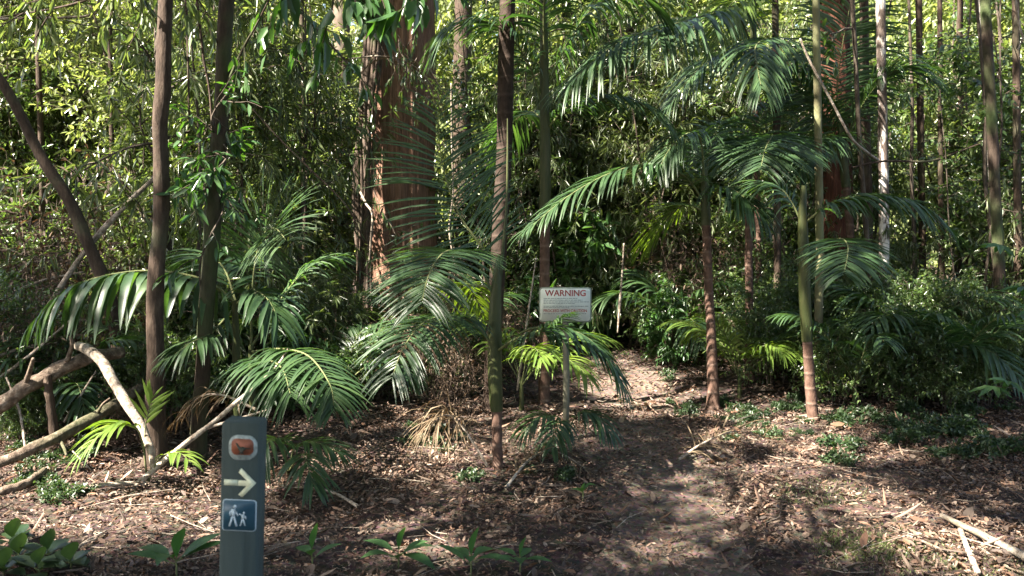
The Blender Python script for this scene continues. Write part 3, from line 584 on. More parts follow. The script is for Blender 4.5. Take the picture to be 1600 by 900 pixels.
# P3
o, b = palm('palm with slim orange brown trunk beside the far end of the track', (1114, 640, 7.6),
    [(1114, 642, 7.6, 28), (1114, 620, 7.6, 20), (1111, 520, 7.6, 15), (1106, 420, 7.6, 14), (1103, 350, 7.6, 14)], [(1103, 352, 7.6, 16), (1102, 310, 7.6, 15), (1101, 265, 7.6, 9)])
add_frond(o, PX([(1102, 320, 7.6), (1070, 275, 7.4), (1020, 258, 7.2), (960, 268, 7.0), (890, 305, 6.8), (820, 362, 6.6)]), b, seed=21, Ll=.36, wl=.032, n=50, droop=.7, ang=(30, 60))
add_frond(o, PX([(1101, 290, 7.6), (1095, 220, 7.5), (1075, 208, 7.3), (1045, 235, 7.1), (1030, 265, 7.0)]), b, seed=22, Ll=.36, wl=.026, n=36, droop=.8)
add_frond(o, PX([(1103, 320, 7.6), (1130, 292, 7.4), (1165, 310, 7.2), (1195, 345, 7.1)]), b, seed=23, Ll=.36, wl=.03, n=34, droop=1.0)
add_frond(o, PX([(1101, 330, 7.6), (1070, 320, 7.8), (1040, 345, 7.9), (1010, 385, 8.0)]), b, 'palm_young_backlit', seed=24, Ll=.42, wl=.028, n=34, droop=.6)  # yellow of light shining through, painted as leaf colour
add_frond(o, PX([(1102, 300, 7.6), (1110, 230, 7.9), (1130, 190, 8.2), (1160, 190, 8.5)]), b, seed=25, Ll=.4, wl=.028, n=34, droop=.8)
# P4
o, b = palm('darker of two adjoining thin palms, with broad drooping frond above', (1172, 600, 8.6), [(1172, 606, 8.6, 17), (1171, 500, 8.6, 13), (1170, 400, 8.6, 12), (1170, 315, 8.6, 11)], [(1170, 318, 8.6, 13), (1170, 280, 8.6, 12), (1170, 245, 8.6, 7)])
add_frond(o, PX([(1170, 285, 8.6), (1185, 232, 8.5), (1205, 213, 8.25), (1206, 214, 7.9), (1196, 232, 7.55), (1188, 266, 7.3)]), b, seed=31, Ll=.52, wl=.034, n=58, droop=.42, ang=(-5, 40), vee=.0, start=.28)
add_frond(o, PX([(1170, 285, 8.6), (1165, 232, 8.3), (1152, 220, 8.0), (1140, 248, 7.7)]), b, seed=32, Ll=.5, wl=.03, n=44, droop=.8, ang=(15, 50))
add_frond(o, PX([(1170, 270, 8.6), (1185, 190, 8.9), (1235, 150, 9.3), (1290, 160, 9.7)]), b, seed=33, Ll=.5, wl=.03, n=40, droop=.8)
add_frond(o, PX([(1170, 280, 8.6), (1140, 235, 8.8), (1080, 225, 9.1), (1030, 265, 9.4)]), b, seed=34, Ll=.5, wl=.03, n=40, droop=.8)
o, b = palm('redder of two adjoining thin palms, with bare scarred trunk', (1184, 560, 9.8), [(1185, 572, 9.8, 15), (1183, 500, 9.8, 11), (1185, 400, 9.8, 10), (1182, 250, 9.8, 10), (1178, 100, 9.8, 9)], [(1178, 102, 9.8, 11), (1177, 40, 9.8, 10), (1177, -20, 9.8, 7)])
add_frond(o, PX([(1178, 80, 9.8), (1150, 20, 9.2), (1100, 25, 8.5), (1040, 42, 7.9), (960, 70, 7.3), (885, 135, 6.9)]), b, seed=41, Ll=.62, wl=.04, n=60, droop=1.0)
add_frond(o, PX([(1178, 70, 9.8), (1200, 60, 8.8), (1180, 75, 7.9), (1190, 140, 7.3)]), b, seed=42, Ll=.58, wl=.034, n=44, droop=1.0)
add_frond(o, PX([(1178, 50, 9.8), (1150, -20, 9.6), (1125, -60, 9.4), (1118, -90, 9.2)]), b, seed=43, Ll=.55, wl=.034, n=40, droop=.4, nrm=(0, -1, .2))
add_frond(o, PX([(1178, 60, 9.8), (1170, 0, 9.2), (1140, 10, 8.8), (1120, 80, 8.4)]), b, 'palm_young_backlit', seed=44, Ll=.5, wl=.034, n=40, droop=.7)
add_frond(o, PX([(1178, 90, 9.8), (1150, 80, 9.4), (1100, 100, 9.0), (1040, 170, 8.7)]), b, seed=45, Ll=.5, wl=.034, n=44, droop=.8)
# P5
o, b = palm('palm with olive green upper stem and brown base at the right of the track', (1271, 665, 7.0),
    [(1272, 668, 7.0, 24), (1270, 650, 7.0, 19), (1266, 600, 7.0, 17), (1261, 530, 7.0, 15)], [(1261, 533, 7.0, 17), (1258, 470, 7.0, 19), (1256, 400, 7.0, 18), (1254, 340, 7.0, 14), (1256, 290, 7.0, 8)])
add_frond(o, PX([(1257, 430, 7.0), (1282, 385, 6.95), (1312, 373, 6.7), (1324, 382, 6.3), (1324, 402, 6.0), (1318, 430, 5.8)]), b, seed=51, Ll=.33, wl=.036, n=38, droop=.45, ang=(0, 45), vee=.0, start=.3)
add_frond(o, PX([(1255, 350, 7.0), (1300, 318, 6.9), (1360, 305, 6.8), (1430, 318, 6.6), (1500, 370, 6.5)]), b, seed=52, Ll=.38, wl=.03, n=52, droop=.9)
add_frond(o, PX([(1254, 350, 7.0), (1225, 300, 7.1), (1190, 290, 7.2), (1150, 330, 7.3)]), b, seed=54, Ll=.34, wl=.028, n=36, droop=.9)
o, b = palm('tall palm in shade with large upright dark frond, beside the dark red trunk', (1338, 585, 9.3),
    [(1338, 592, 9.3, 17), (1335, 480, 9.3, 13), (1330, 380, 9.3, 12), (1322, 290, 9.3, 12)], [(1322, 292, 9.3, 14), (1316, 230, 9.3, 13), (1312, 180, 9.3, 8)])
add_frond(o, PX([(1315, 230, 9.3), (1308, 150, 9.2), (1318, 60, 9.1), (1340, -40, 9.0)]), b, seed=53, Ll=.62, wl=.03, n=60, droop=.5, ang=(12, 40), nrm=(.2, -1, .2), vee=.05)
add_frond(o, PX([(1315, 240, 9.3), (1280, 170, 9.2), (1240, 120, 9.0), (1200, 110, 8.8)]), b, seed=56, Ll=.55, wl=.03, n=50, droop=.7)
add_frond(o, PX([(1316, 240, 9.3), (1350, 160, 9.2), (1400, 110, 9.0), (1450, 120, 8.8)]), b, seed=57, Ll=.55, wl=.03, n=50, droop=.7)
add_frond(o, PX([(1316, 240, 9.3), (1300, 215, 8.9), (1270, 225, 8.5), (1250, 270, 8.2)]), b, seed=58, Ll=.5, wl=.03, n=46, droop=.7)
# left palms
def lowpalm(label, base_px, fronds, mat='palm', stem=None):
    base = G(*base_px[:2]); base[2] -= .02
    o = thing('young_palm', label, 'palm', base); mb = MB()
    q = stem if stem else [base_px[:2] + (base[1], 12), fronds[0][0][0] + (10,)]
    px_tube(mb, q, 9, 20, .04, 3); mb.build('stem', M['shaft'], o, base)
    for k, (pts, kw) in enumerate(fronds):
        kw = dict(kw); m = kw.pop('mat', mat); add_frond(o, PX(pts), base, m, seed=int(abs(base[0])*100)+k, **kw)
    return o, base
lowpalm('young palm whose broad bluish frond arches left across the grey brown trunk', (372, 700, 6.2), [
    ([(365, 470, 6.15), (320, 438, 6.1), (250, 424, 6.05), (180, 428, 5.95), (110, 450, 5.85), (55, 500, 5.8)], dict(Ll=.46, wl=.06, n=26, droop=1.9, ang=(5, 45), start=.12, rr=.013)),
    ([(370, 475, 6.15), (395, 455, 6.0), (420, 470, 5.8), (440, 510, 5.7)], dict(Ll=.32, wl=.04, n=18, droop=.8)),
    ([(368, 470, 6.2), (350, 420, 6.4), (320, 395, 6.6), (290, 410, 6.8)], dict(Ll=.34, wl=.035, n=24, droop=.6)),
    ([(368, 480, 6.2), (330, 520, 5.9), (300, 535, 5.7), (265, 560, 5.6)], dict(Ll=.26, wl=.03, n=18, droop=.7)),
    ], stem=[(372, 705, 6.15, 14), (370, 600, 6.15, 14), (367, 470, 6.15, 10)])
lowpalm('young palm with tall feathery frond facing out above the marker post', (398, 690, 6.5), [
    ([(392, 560, 6.4), (394, 460, 6.4), (402, 395, 6.3), (415, 362, 6.15), (432, 358, 5.9), (450, 380, 5.6)], dict(Ll=.40, wl=.022, n=46, droop=.35, ang=(10, 45), nrm=(0, -1, .5), start=.3)),
    ([(394, 540, 6.4), (430, 480, 6.5), (480, 420, 6.6), (530, 400, 6.7)], dict(Ll=.32, wl=.03, n=26, droop=.8)),
    ([(394, 550, 6.4), (430, 545, 5.9), (480, 555, 5.5), (515, 600, 5.2), (522, 640, 5.1)], dict(Ll=.27, wl=.026, n=38, droop=.65, ang=(15, 50), start=.25)),
    ([(394, 560, 6.4), (410, 560, 5.9), (440, 575, 5.5), (455, 620, 5.3)], dict(Ll=.38, wl=.026, n=30, droop=.8, ang=(15, 50), start=.25)),
    ], stem=[(398, 692, 6.4, 14), (394, 620, 6.4, 12), (392, 540, 6.4, 8)])
lowpalm('small yellow green palm seedling left of the marker post', (230, 765, 5.3), [
    ([(230, 755, 5.3), (224, 700, 5.28), (210, 666, 5.2), (170, 668, 5.1), (125, 712, 5.0)], dict(Ll=.24, wl=.026, n=17, droop=.55, ang=(20, 60), start=.45, rr=.006)),
    ([(230, 755, 5.3), (226, 690, 5.3), (230, 650, 5.3), (240, 618, 5.3)], dict(Ll=.18, wl=.022, n=7, droop=.1, start=.6, nrm=(0, -1, 0), rr=.005)),
    ([(231, 755, 5.3), (250, 715, 5.2), (280, 708, 5.1), (300, 725, 5.0)], dict(Ll=.15, wl=.02, n=10, droop=.6, start=.45, rr=.005)),
    ], 'palm_young_backlit', stem=[(230, 775, 5.25, 9), (230, 740, 5.25, 7)])
lowpalm('low young palm under the big fronds, right of the marker post', (455, 745, 5.5), [
    ([(452, 735, 5.5), (462, 698, 5.4), (495, 692, 5.3), (540, 712, 5.2)], dict(Ll=.22, wl=.022, n=20, droop=.6, start=.3, rr=.006)),
    ([(450, 735, 5.5), (440, 690, 5.4), (420, 690, 5.2), (405, 720, 5.1)], dict(Ll=.24, wl=.022, n=20, droop=.7, start=.3, rr=.006)),
    ([(452, 735, 5.5), (470, 710, 5.2), (480, 725, 4.95), (490, 760, 4.85)], dict(Ll=.22, wl=.022, n=18, droop=.7, start=.3, rr=.006)),
    ])
lowpalm('low palm with dark hanging leaflets around the stake of the warning sign', (880, 712, 6.05), [
    ([(880, 700, 6.05), (900, 650, 5.95), (930, 648, 5.85), (958, 680, 5.75)], dict(Ll=.22, wl=.022, n=20, droop=1.0, start=.3, rr=.006)),
    ([(879, 700, 6.05), (865, 655, 5.95), (840, 652, 5.85), (818, 675, 5.8)], dict(Ll=.22, wl=.024, n=20, droop=1.0, start=.3, rr=.006)),
    ([(880, 700, 6.05), (875, 660, 5.8), (870, 670, 5.6), (862, 700, 5.45)], dict(Ll=.2, wl=.022, n=16, droop=.9, start=.3, rr=.006)),
    ])
# generic young palms, copied
def young(seed, n=7, Ls=.75, mat='palm', Ll=.26):
    r = np.random.default_rng(seed); o = thing('young_palm', 'x', 'palm'); mb = MB(); mb.tube(np.array([[0, 0, -.05], [0, 0, .1], [0, 0, .25]]), [.02, .018, .01], 8); mb.build('stem', M['shaft'], o)
    for k in range(n): add_frond(o, arch((0, 0, .18), k*6.28/n + r.uniform(-.3, .3), r.uniform(.7, 1.3), Ls*r.uniform(.8, 1.2), r.uniform(1.2, 2.0)), (0, 0, 0), mat, seed=seed*10+k, Ll=Ll, wl=.024, n=20, droop=.7, start=.3, rr=.006)
    return o
yp = [young(1), young(2, 6, .9), young(3, 7, .8, 'palm_young_backlit'), young(4, 6, .6, 'palm_young_backlit', .22)]
YL = [(2, 1155, 622, 1.0, 'bright yellow green young palm between the two brown palm trunks'), (3, 1200, 605, .9, 'smaller bright young palm behind the yellow green one near the track'),
      (2, 815, 640, 1.1, 'sunlit yellow young palm behind the stem left of the warning sign'), (0, 1060, 565, 1.5, 'dark young palm at the far bend of the track'),
      (1, 1480, 640, 1.2, 'young palm with a bright arching frond in the dark thicket'), (0, 1420, 620, 1.5, 'dark young palm below the white patched trunk'),
      (1, 1335, 640, 1.1, 'dark young palm right of the olive stemmed palm'), (0, 110, 670, 1.1, 'young palm in shade under the arched log'),
      (1, 285, 640, 1.0, 'young palm between the two slender left trunks'), (0, 540, 640, 1.1, 'young palm below the massive reddish trunk'),
      (2, 480, 610, 1.3, 'yellowish young palm in the thicket left of massive reddish trunk'), (1, 690, 600, 1.2, 'young palm at the foot of the massive reddish trunk')]
fresh = set()
for k, x, y, s, lab in YL:
    o = yp[k] if k not in fresh else copy_tree(yp[k]); fresh.add(k); q = G(x, y); o.location = q; o.scale = (s, s, s); o.rotation_euler = (0, 0, rb.uniform(0, 6.28)); o['label'] = lab

# palm just left of the camera: one of its fronds throws the striped shade on the litter
g0, g1, g2 = G(1140, 748), G(1250, 782), G(1365, 832); sh = lambda g, hh: np.array([g[0], g[1], 0]) + np.array(SUN)/SUN.z*hh
q0, q1, q2 = sh(g0, 3.9), sh(g1, 3.85), sh(g2, 3.5); tb = np.array([q0[0]-.75, q0[1]-.3, 0]); tb[2] = hgt(tb[0], tb[1])-.03
o = thing('palm_tree', 'palm just outside the left edge whose frond shades the litter in stripes', 'palm', tb)
mb = MB(); mb.tube(catmull([tb, tb+[0, .02, 1.4], tb+[.03, 0, 2.6]], 30), np.linspace(.085, .065, 30), 12, False, .03, 5); mb.build('trunk', M['palm_trunk'], o, tb)
mb = MB(); mb.tube(catmull([tb+[.03, 0, 2.6], tb+[.03, 0, 3.0], tb+[.05, 0, 3.4]], 20), np.linspace(.075, .03, 20), 12); mb.build('crownshaft', M['shaft'], o, tb)
add_frond(o, [tb+[.05, 0, 3.3], q0+[-.2, -.05, .05], q0, q1, q2], tb, seed=91, Ll=.42, wl=.05, n=24, droop=.35, ang=(20, 50), start=.34, vee=.05)
for k, az in enumerate((2.2, 3.3, 4.4)): add_frond(o, arch(tb+[.05, 0, 3.3], az, .9, 2.0, 1.5), tb, seed=92+k, Ll=.45, wl=.04, n=30, droop=.8)
# dead fronds
def dead(label, pts, seed, **kw):
    W_ = [p if len(p) == 3 and not isinstance(p, tuple) else P(*p) for p in pts]; base = W_[0]
    a, b_ = MB(), MB(); frond(a, b_, W_, seed=seed, jit=.5, **kw); o = a.build('dead_frond', M['dry'], None, base); o.location = base
    tag(o, label, 'frond'); b_.build('rachis', M['deadwood'], o, base)
def GP(x, y, h=0.0):
    q = G(x, y); q[2] += h; return q
dead('dry tan palm frond lying on the ground at the right edge of the track', [GP(1060, 725, .03), GP(1100, 715, .10), GP(1150, 708, .15), GP(1215, 705, .06)], 1, Ll=.24, wl=.012, n=30, droop=.5)
dead('dry frond hanging over sunlit litter left of the young palm stem', [P(768, 738, 5.6), P(738, 690, 5.6), P(712, 655, 5.6), P(690, 650, 5.5), P(665, 675, 5.4)], 2, Ll=.30, wl=.012, n=34, droop=1.1, start=.3)
dead('dry curled frond hanging beside the two slender left trunks', [P(400, 640, 5.6), P(350, 618, 5.6), P(310, 622, 5.6), P(270, 665, 5.6)], 3, Ll=.2, wl=.011, n=24, droop=1.2, start=.2)
dead('dry pale frond hanging in front of the massive reddish trunk', [P(545, 92, 9.6), P(600, 88, 9.5), P(650, 105, 9.4), P(688, 150, 9.3)], 4, Ll=.55, wl=.02, n=24, droop=1.1, start=.3)
dead('grey dead frond lying across the litter below the warning sign', [GP(790, 770, .03), GP(830, 745, .12), GP(870, 735, .12), GP(920, 745, .04)], 6, Ll=.25, wl=.014, n=26, droop=.6)
dead('dead frond on the left litter in front of the small yellow seedling', [GP(560, 800, .03), GP(520, 785, .06), GP(480, 775, .05), GP(440, 770, .03)], 7, Ll=.14, wl=.012, n=20, droop=.4)

# ------------------------------------------------------------------ logs, sticks, lianas
def wood(name, label, cat, lst, mat='log', sides=16, rough=.14, seed=1, cap=True, stubs=()):
    base = P(*lst[0][:3]); mb = MB(); px_tube(mb, lst, sides, 40, rough, seed, cap)
    for s in stubs: px_tube(mb, s, 6, 14, .05, seed+3, True)
    o = mb.build(name, M[mat], None, base); o.location = base; return tag(o, label, cat)
wood('fallen_log', 'thick fallen log rising from the left edge to a fork', 'log', [(-60, 668, 5.5, 25), (-10, 638, 5.6, 26), (40, 605, 5.7, 23), (90, 580, 5.8, 25), (140, 558, 5.9, 21), (190, 550, 6.1, 17)], seed=1, stubs=[[(40, 600, 5.7, 9), (48, 575, 5.6, 7), (52, 560, 5.55, 5)], [(105, 565, 5.8, 8), (112, 540, 5.8, 6), (110, 525, 5.8, 4)]])
wood('fallen_branch', 'pale arched branch dropping from the log fork to the ground', 'branch', [(120, 540, 5.75, 12), (140, 548, 5.7, 17), (165, 575, 5.6, 17), (185, 610, 5.5, 16), (205, 640, 5.4, 15), (222, 668, 5.35, 14), (235, 700, 5.3, 12), (240, 735, 5.3, 9)], 'deadwood', seed=2)
wood('fallen_log', 'lower fallen log with sunlit top at the left edge', 'log', [(-60, 745, 5.1, 17), (0, 722, 5.2, 18), (60, 697, 5.35, 18), (120, 668, 5.6, 18), (180, 632, 5.9, 16), (220, 605, 6.2, 14)], seed=3, stubs=[[(90, 680, 5.5, 7), (100, 700, 5.4, 5), (104, 712, 5.35, 4)], [(150, 650, 5.75, 6), (160, 632, 5.7, 4), (172, 622, 5.7, 3)]])
wood('fallen_log', 'mossy lowest log partly buried in litter at the left edge', 'log', [(-60, 785, 4.95, 14), (0, 768, 5.0, 14), (40, 755, 5.1, 13), (70, 735, 5.25, 10)], seed=4)
wood('dead_stump', 'thin upright brown stump supporting the thick fallen log', 'stump', [(88, 690, 5.7, 18), (82, 650, 5.7, 13), (76, 610, 5.7, 12), (74, 585, 5.7, 12)], 'bark_grey', seed=5)
wood('dead_tree', 'dark dead trunk leaning down from the upper left edge', 'tree', [(-40, 70, 7, 14), (10, 140, 7, 14), (60, 235, 7, 16), (100, 300, 7, 18), (125, 350, 7, 20), (150, 410, 7, 20), (172, 470, 7, 22), (190, 560, 7, 24), (195, 650, 7, 26)], 'bark_grey', seed=6)
wood('leaning_pole', 'thin pale pole leaning across the dark dead trunk', 'branch', [(262, 258, 7.2, 7), (200, 318, 7.15, 8), (150, 372, 7.1, 9), (100, 440, 7.0, 9), (50, 530, 6.9, 9), (20, 600, 6.8, 9)], 'deadwood', 7, seed=7)
wood('fallen_branch', 'long pale branch slanting up behind the marker post', 'branch', [(205, 765, 5.2, 9), (240, 735, 5.25, 9), (280, 700, 5.3, 9), (330, 662, 5.4, 8), (380, 620, 5.5, 7), (430, 575, 5.6, 5), (450, 545, 5.7, 3)], 'deadwood', 7, seed=8, stubs=[[(320, 670, 5.4, 6), (370, 655, 5.4, 5), (420, 640, 5.45, 3)]])
wood('fallen_branch', 'short pale stick on sunlit litter left of the young palm', 'branch', [(625, 755, 5.45, 7), (665, 752, 5.45, 9), (712, 756, 5.45, 7)], 'deadwood', 7, seed=9)
wood('fallen_branch', 'thin stick lying below the big drooping fronds', 'branch', [(540, 692, 6.2, 3), (580, 702, 6.15, 4), (630, 708, 6.1, 4)], 'deadwood', 6, seed=10)
wood('hanging_branch', 'straight thin horizontal dead stick at the left edge among leaves', 'branch', [(-30, 540, 6.5, 7), (60, 510, 6.6, 6), (140, 500, 6.8, 4)], 'deadwood', 6, seed=11)
for i, l in enumerate([[(-30, 610, 6.0, 5), (40, 560, 6.1, 5), (110, 500, 6.3, 3)], [(-30, 570, 6.3, 6), (30, 545, 6.3, 5), (90, 535, 6.4, 3)], [(100, 660, 5.8, 4), (125, 620, 5.9, 4), (150, 580, 6.0, 2)], [(-20, 475, 7, 4), (60, 440, 7.1, 4), (130, 425, 7.2, 3)], [(40, 700, 5.6, 4), (30, 640, 5.7, 4), (10, 590, 5.8, 3)]]):
    wood('dead_stick', 'thin bleached dead stick in the pile around the fallen logs', 'branch', l, 'deadwood', 6, seed=20+i)['group'] = 'sticks around the fallen logs'
for k in range(26):
    x = rb.uniform(-10, 250); y = rb.uniform(500, 725); q = G(x, max(y, 640)); D0 = q[1]*rb.uniform(.95, 1.15); a = rb.uniform(-.9, .9); l = rb.uniform(40, 130); w = rb.uniform(1.5, 4)
    wood('dead_stick', 'thin bleached dead stick in the pile around the fallen logs', 'branch', [(x, y, D0, w), (x+l*.5*math.cos(a)+rb.uniform(-6, 6), y+l*.5*math.sin(a)+rb.uniform(-8, 8), D0+rb.uniform(-.15, .15), w), (x+l*math.cos(a), y+l*math.sin(a), D0+rb.uniform(-.25, .25), w*.5)], 'deadwood' if k % 3 else 'twig', 6, seed=60+k)['group'] = 'sticks around the fallen logs'
def gwood(label, pts, ws, seed, name='fallen_branch'):
    W_ = []; rad = []
    for (x, y, h), w in zip(pts, ws): q = GP(x, y, h); W_.append(q); rad.append(w*.5*q[1]/F)
    mb = MB(); C = catmull(W_, 24); mb.tube(C, np.interp(np.linspace(0, 1, 24), np.linspace(0, 1, len(rad)), rad), 7, True, .1, seed)
    o = mb.build(name, M['deadwood'], None, W_[0]); o.location = W_[0]; return tag(o, label, 'branch')
gwood('thick bleached branch lying at the lower right corner', [(1470, 820, .05), (1520, 845, .05), (1570, 868, .045), (1640, 905, .04)], [8, 11, 12, 14], 1)
gwood('shorter bleached branch crossing under the thick one near lower right corner', [(1498, 826, .02), (1510, 862, .025), (1528, 905, .03)], [8, 9, 10], 2)
gwood('thin twig on the mossy ground left of the bleached branches', [(1418, 841, .015), (1460, 860, .02), (1502, 878, .015)], [3, 4, 3], 3)
gwood('forked pale twig lying beside the thick bleached branch', [(1530, 862, .02), (1570, 890, .02), (1600, 902, .02)], [5, 5, 4], 4)
gwood('bent grey stick across sunlit litter at left', [(120, 770, .02), (170, 765, .03), (230, 760, .02)], [6, 8, 6], 5)
gwood('grey stick in the shaded litter near the lower left corner', [(110, 870, .02), (140, 850, .02), (165, 835, .015)], [6, 6, 4], 6)
# lianas
def liana(label, lst, mat='stem', seed=1):
    return wood('liana', label, 'vine', lst, mat, 6, .04, seed)
liana('pale liana slanting down in front of the large upright palm frond', [(1250, 60, 6.9, 3), (1265, 95, 6.9, 4), (1300, 160, 6.9, 4), (1330, 215, 6.9, 4), (1355, 238, 7.0, 4), (1372, 250, 7.2, 4)], 'deadwood', 3)
liana('dark thin liana beside the upper mossy trunk', [(300, -60, 6.0, 4), (310, 20, 6.0, 4), (318, 90, 6.0, 4), (328, 150, 6.0, 3), (334, 260, 5.95, 3)], 'bark_grey', 4)
liana('second dark liana hanging nearer the grey brown trunk', [(288, -60, 6.1, 4), (293, 60, 6.1, 4), (294, 110, 6.1, 3), (296, 200, 6.2, 3)], 'bark_grey', 5)
liana('white crooked branch hanging into the upper right corner', [(1582, -40, 5.5, 4), (1588, 10, 5.5, 4), (1594, 45, 5.5, 4), (1598, 60, 5.5, 3), (1590, 78, 5.5, 2)], 'deadwood', 6)
liana('dark horizontal thin branch right of the white patched trunk', [(1330, 262, 8.4, 3), (1380, 252, 8.4, 4), (1450, 252, 8.4, 4), (1490, 240, 8.4, 3), (1530, 225, 8.4, 2)], 'bark_grey', 7)
liana('thin pale stem rising left of the warning sign', [(808, 610, 7, 3), (815, 560, 7, 4), (828, 470, 7, 3), (838, 400, 7, 2)], 'deadwood', 8)
liana('pale twisted liana hanging over the dark far bend', [(975, 380, 8.9, 3), (972, 430, 8.9, 3), (968, 480, 8.9, 5), (965, 520, 8.9, 2)], 'deadwood', 9)
liana('curved pale liana hanging over the frond left of tall dark trunk', [(705, 130, 8.5, 3), (706, 230, 8.5, 3), (708, 300, 8.5, 3), (702, 360, 8.5, 3), (712, 420, 8.5, 2)], 'deadwood', 10)
liana('thin dark liana crossing before the brown sunlit thicket trunk', [(395, 170, 7.5, 3), (430, 210, 7.5, 3), (480, 260, 7.5, 3), (540, 320, 7.5, 3), (570, 380, 7.6, 2)], 'bark_grey', 11)
liana('pale dead branch arching over the leaves at upper left', [(-20, 30, 7, 4), (60, 28, 7, 4), (110, 27, 7, 4), (145, 20, 7, 4), (160, -20, 7, 4)], 'deadwood', 12)

# ------------------------------------------------------------------ foreground seedlings and ground plants
def seedling(label, px, py, leaves, L, Wd, seed, mat='seedling', up=.09, name='seedling', group=None):
    q = G(px, py); r = np.random.default_rng(seed); o = thing(name, label, 'plant', q, group); s, l = MB(), MB()
    s.tube(np.array([[0, 0, -.02], [.004, 0, up*.6], [0, .004, up]]), [.005, .004, .003], 6)
    for k in range(leaves):
        az = k*2.4 + r.uniform(-.4, .4); el = r.uniform(.15, .7); d = np.array([math.cos(az)*math.cos(el), math.sin(az)*math.cos(el), math.sin(el)])
        if k == leaves-1: d = np.array([.2, -.1, 1.])
        ln = L*r.uniform(.75, 1.15); K = 7; t = np.linspace(0, 1, K); prof = np.array([.06, .55, .92, 1, .85, .5, .03])*Wd*.5*r.uniform(.85, 1.1)
        sd = unit(np.cross(d, [0, 0, 1.0001])); n = np.cross(sd, d); p0 = np.array([0, 0, up*r.uniform(.6, 1)])
        Cc_ = p0 + d[None]*(.15*ln + t[:, None]*ln) - np.array([0, 0, 1.])*(t**2*ln*r.uniform(.1, .4))[:, None]
        s.tube(np.array([p0, Cc_[0]]), [.0025, .002], 5)
        rowv = np.stack([Cc_ + sd*prof[:, None] + n*prof[:, None]*.3, Cc_, Cc_ - sd*prof[:, None] + n*prof[:, None]*.3], 1)
        b = (np.arange(K-1)*3)[:, None] + np.arange(2)[None]; b = b.ravel(); l.add(rowv, np.stack([b, b+1, b+4, b+3], -1))
    s.build('stem', M['rachis'], o); l.build('foliage', M[mat], o); return o
seedling('broad leaved seedling with one upright light leaf at the bottom, right of post', 622, 893, 7, .19, .07, 1)
seedling('broad leaved seedling at the bottom centre, beside the one with upright leaf', 735, 902, 6, .17, .07, 2)
seedling('small seedling with raised leaf tips at the bottom, left of track', 812, 895, 6, .13, .05, 3)
seedling('seedling with long dark leaves and one bright one, left of marker post', 275, 905, 6, .2, .075, 4)
seedling('two leaved dark seedling just right of the marker post base', 487, 893, 4, .15, .06, 5)
seedling('tiny green seedling on brown litter left of the track', 910, 785, 5, .08, .045, 6)
for i, (x, y, l) in enumerate([(30, 885, .17), (75, 880, .17), (110, 895, .15), (20, 860, .16), (60, 905, .18), (5, 905, .17)]):
    seedling('large pale green leaved plant in the shaded patch at lower left corner', x, y, 8, l*.75, .085, 20+i, 'cover', .05, 'groundcover_plant', 'pale broad plants at lower left')
# cover plants
def scatter(n, x0, x1, y0, y1, label, sc=(.2, .42), key='cover'):
    for _ in range(n):
        x = rb.uniform(x0, x1); y = rb.uniform(y0, y1); q = G(x, y); place(key, q[0], q[1], label, label, rb.uniform(*sc))
scatter(26, 1120, 1260, 625, 690, 'small pale leaved ground plant by the brown palm trunks')
scatter(26, 1300, 1590, 640, 725, 'dark green ground plant at the foot of the right thicket', (.3, .7))
scatter(20, 20, 140, 700, 790, 'small grey green ground plant on sunlit litter at left')
scatter(8, 600, 720, 640, 700, 'small bright ground plant below the drooping palm fronds')
scatter(7, 1030, 1120, 560, 650, 'little ground plant at the shaded side of the far track')
scatter(8, 670, 900, 690, 790, 'little ground plant in the litter near the young palm')
scatter(9, 1300, 1560, 600, 650, 'small leaved low shrub at the front of the right thicket', (.3, .5), 'small')
scatter(7, 0, 230, 610, 700, 'low shrub among the fallen logs', (.2, .35), 'small')
scatter(5, 0, 260, 600, 720, 'tangle of dead twigs among the fallen logs', (.2, .32), 'tangle')
scatter(6, 420, 720, 600, 650, 'tangle of dead twigs under the big drooping fronds', (.25, .45), 'tangle')
scatter(9, 1290, 1560, 585, 640, 'small leaved green shrub just behind the front of the right thicket', (.4, .65), 'small')
scatter(4, 1180, 1250, 560, 610, 'dense dark shrub behind the yellow green young palm', (.4, .6), 'small')
scatter(9, 250, 540, 590, 640, 'small narrow leaved shrub between the left young palms', (.28, .42), 'narrow')
scatter(5, 540, 740, 590, 630, 'small shrub under the massive reddish trunk', (.28, .42), 'small')
# bright palmate sprays on the right edge
for (x, y, Dd, lab, s) in [(1592, 365, 5.6, 'bright palmate leafed branch at the right edge, upper one', 3), (1590, 605, 5.9, 'bright pointed leaf spray at the right edge, lower one', 4)]:
    sM, lM = MB(), MB(); r_ = np.random.default_rng(s); base = G(1640, 720 if y > 500 else 740); base[1] = max(base[1], Dd-.1)
    tip = P(x, y, Dd); C = catmull([base, base*.5+tip*.5+np.array([.12, 0, .15]), tip], 20); sM.tube(C, np.linspace(.012, .004, 20), 6)
    for k in range(5):
        q = C[-1 - k*2] ; e = q + unit(r_.normal(0, 1, 3)*np.array([1, .6, .35]) + np.array([-.5, -.2, .1]))*r_.uniform(.08, .2); sM.tube(np.array([q, e]), [.003, .002], 5)
        m = 7; az = np.linspace(-2.2, 2.2, m); ax = unit(e-q); sd = unit(np.cross(ax, [0, 0, 1])); d = ax[None]*np.cos(az)[:, None] + sd[None]*np.sin(az)[:, None] + np.array([0, 0, -.25])
        lM.leaves(np.repeat(e[None], m, 0), d, unit(np.array([0, -.3, 1.]) + r_.normal(0, .2, (m, 3))), .15*r_.uniform(.8, 1.2, m), .045, bend=.15)
    o = thing('leafy_sprig', lab, 'plant', base); sM.build('stem', M['stem'], o, base); lM.build('foliage', M['seedling'], o, base)

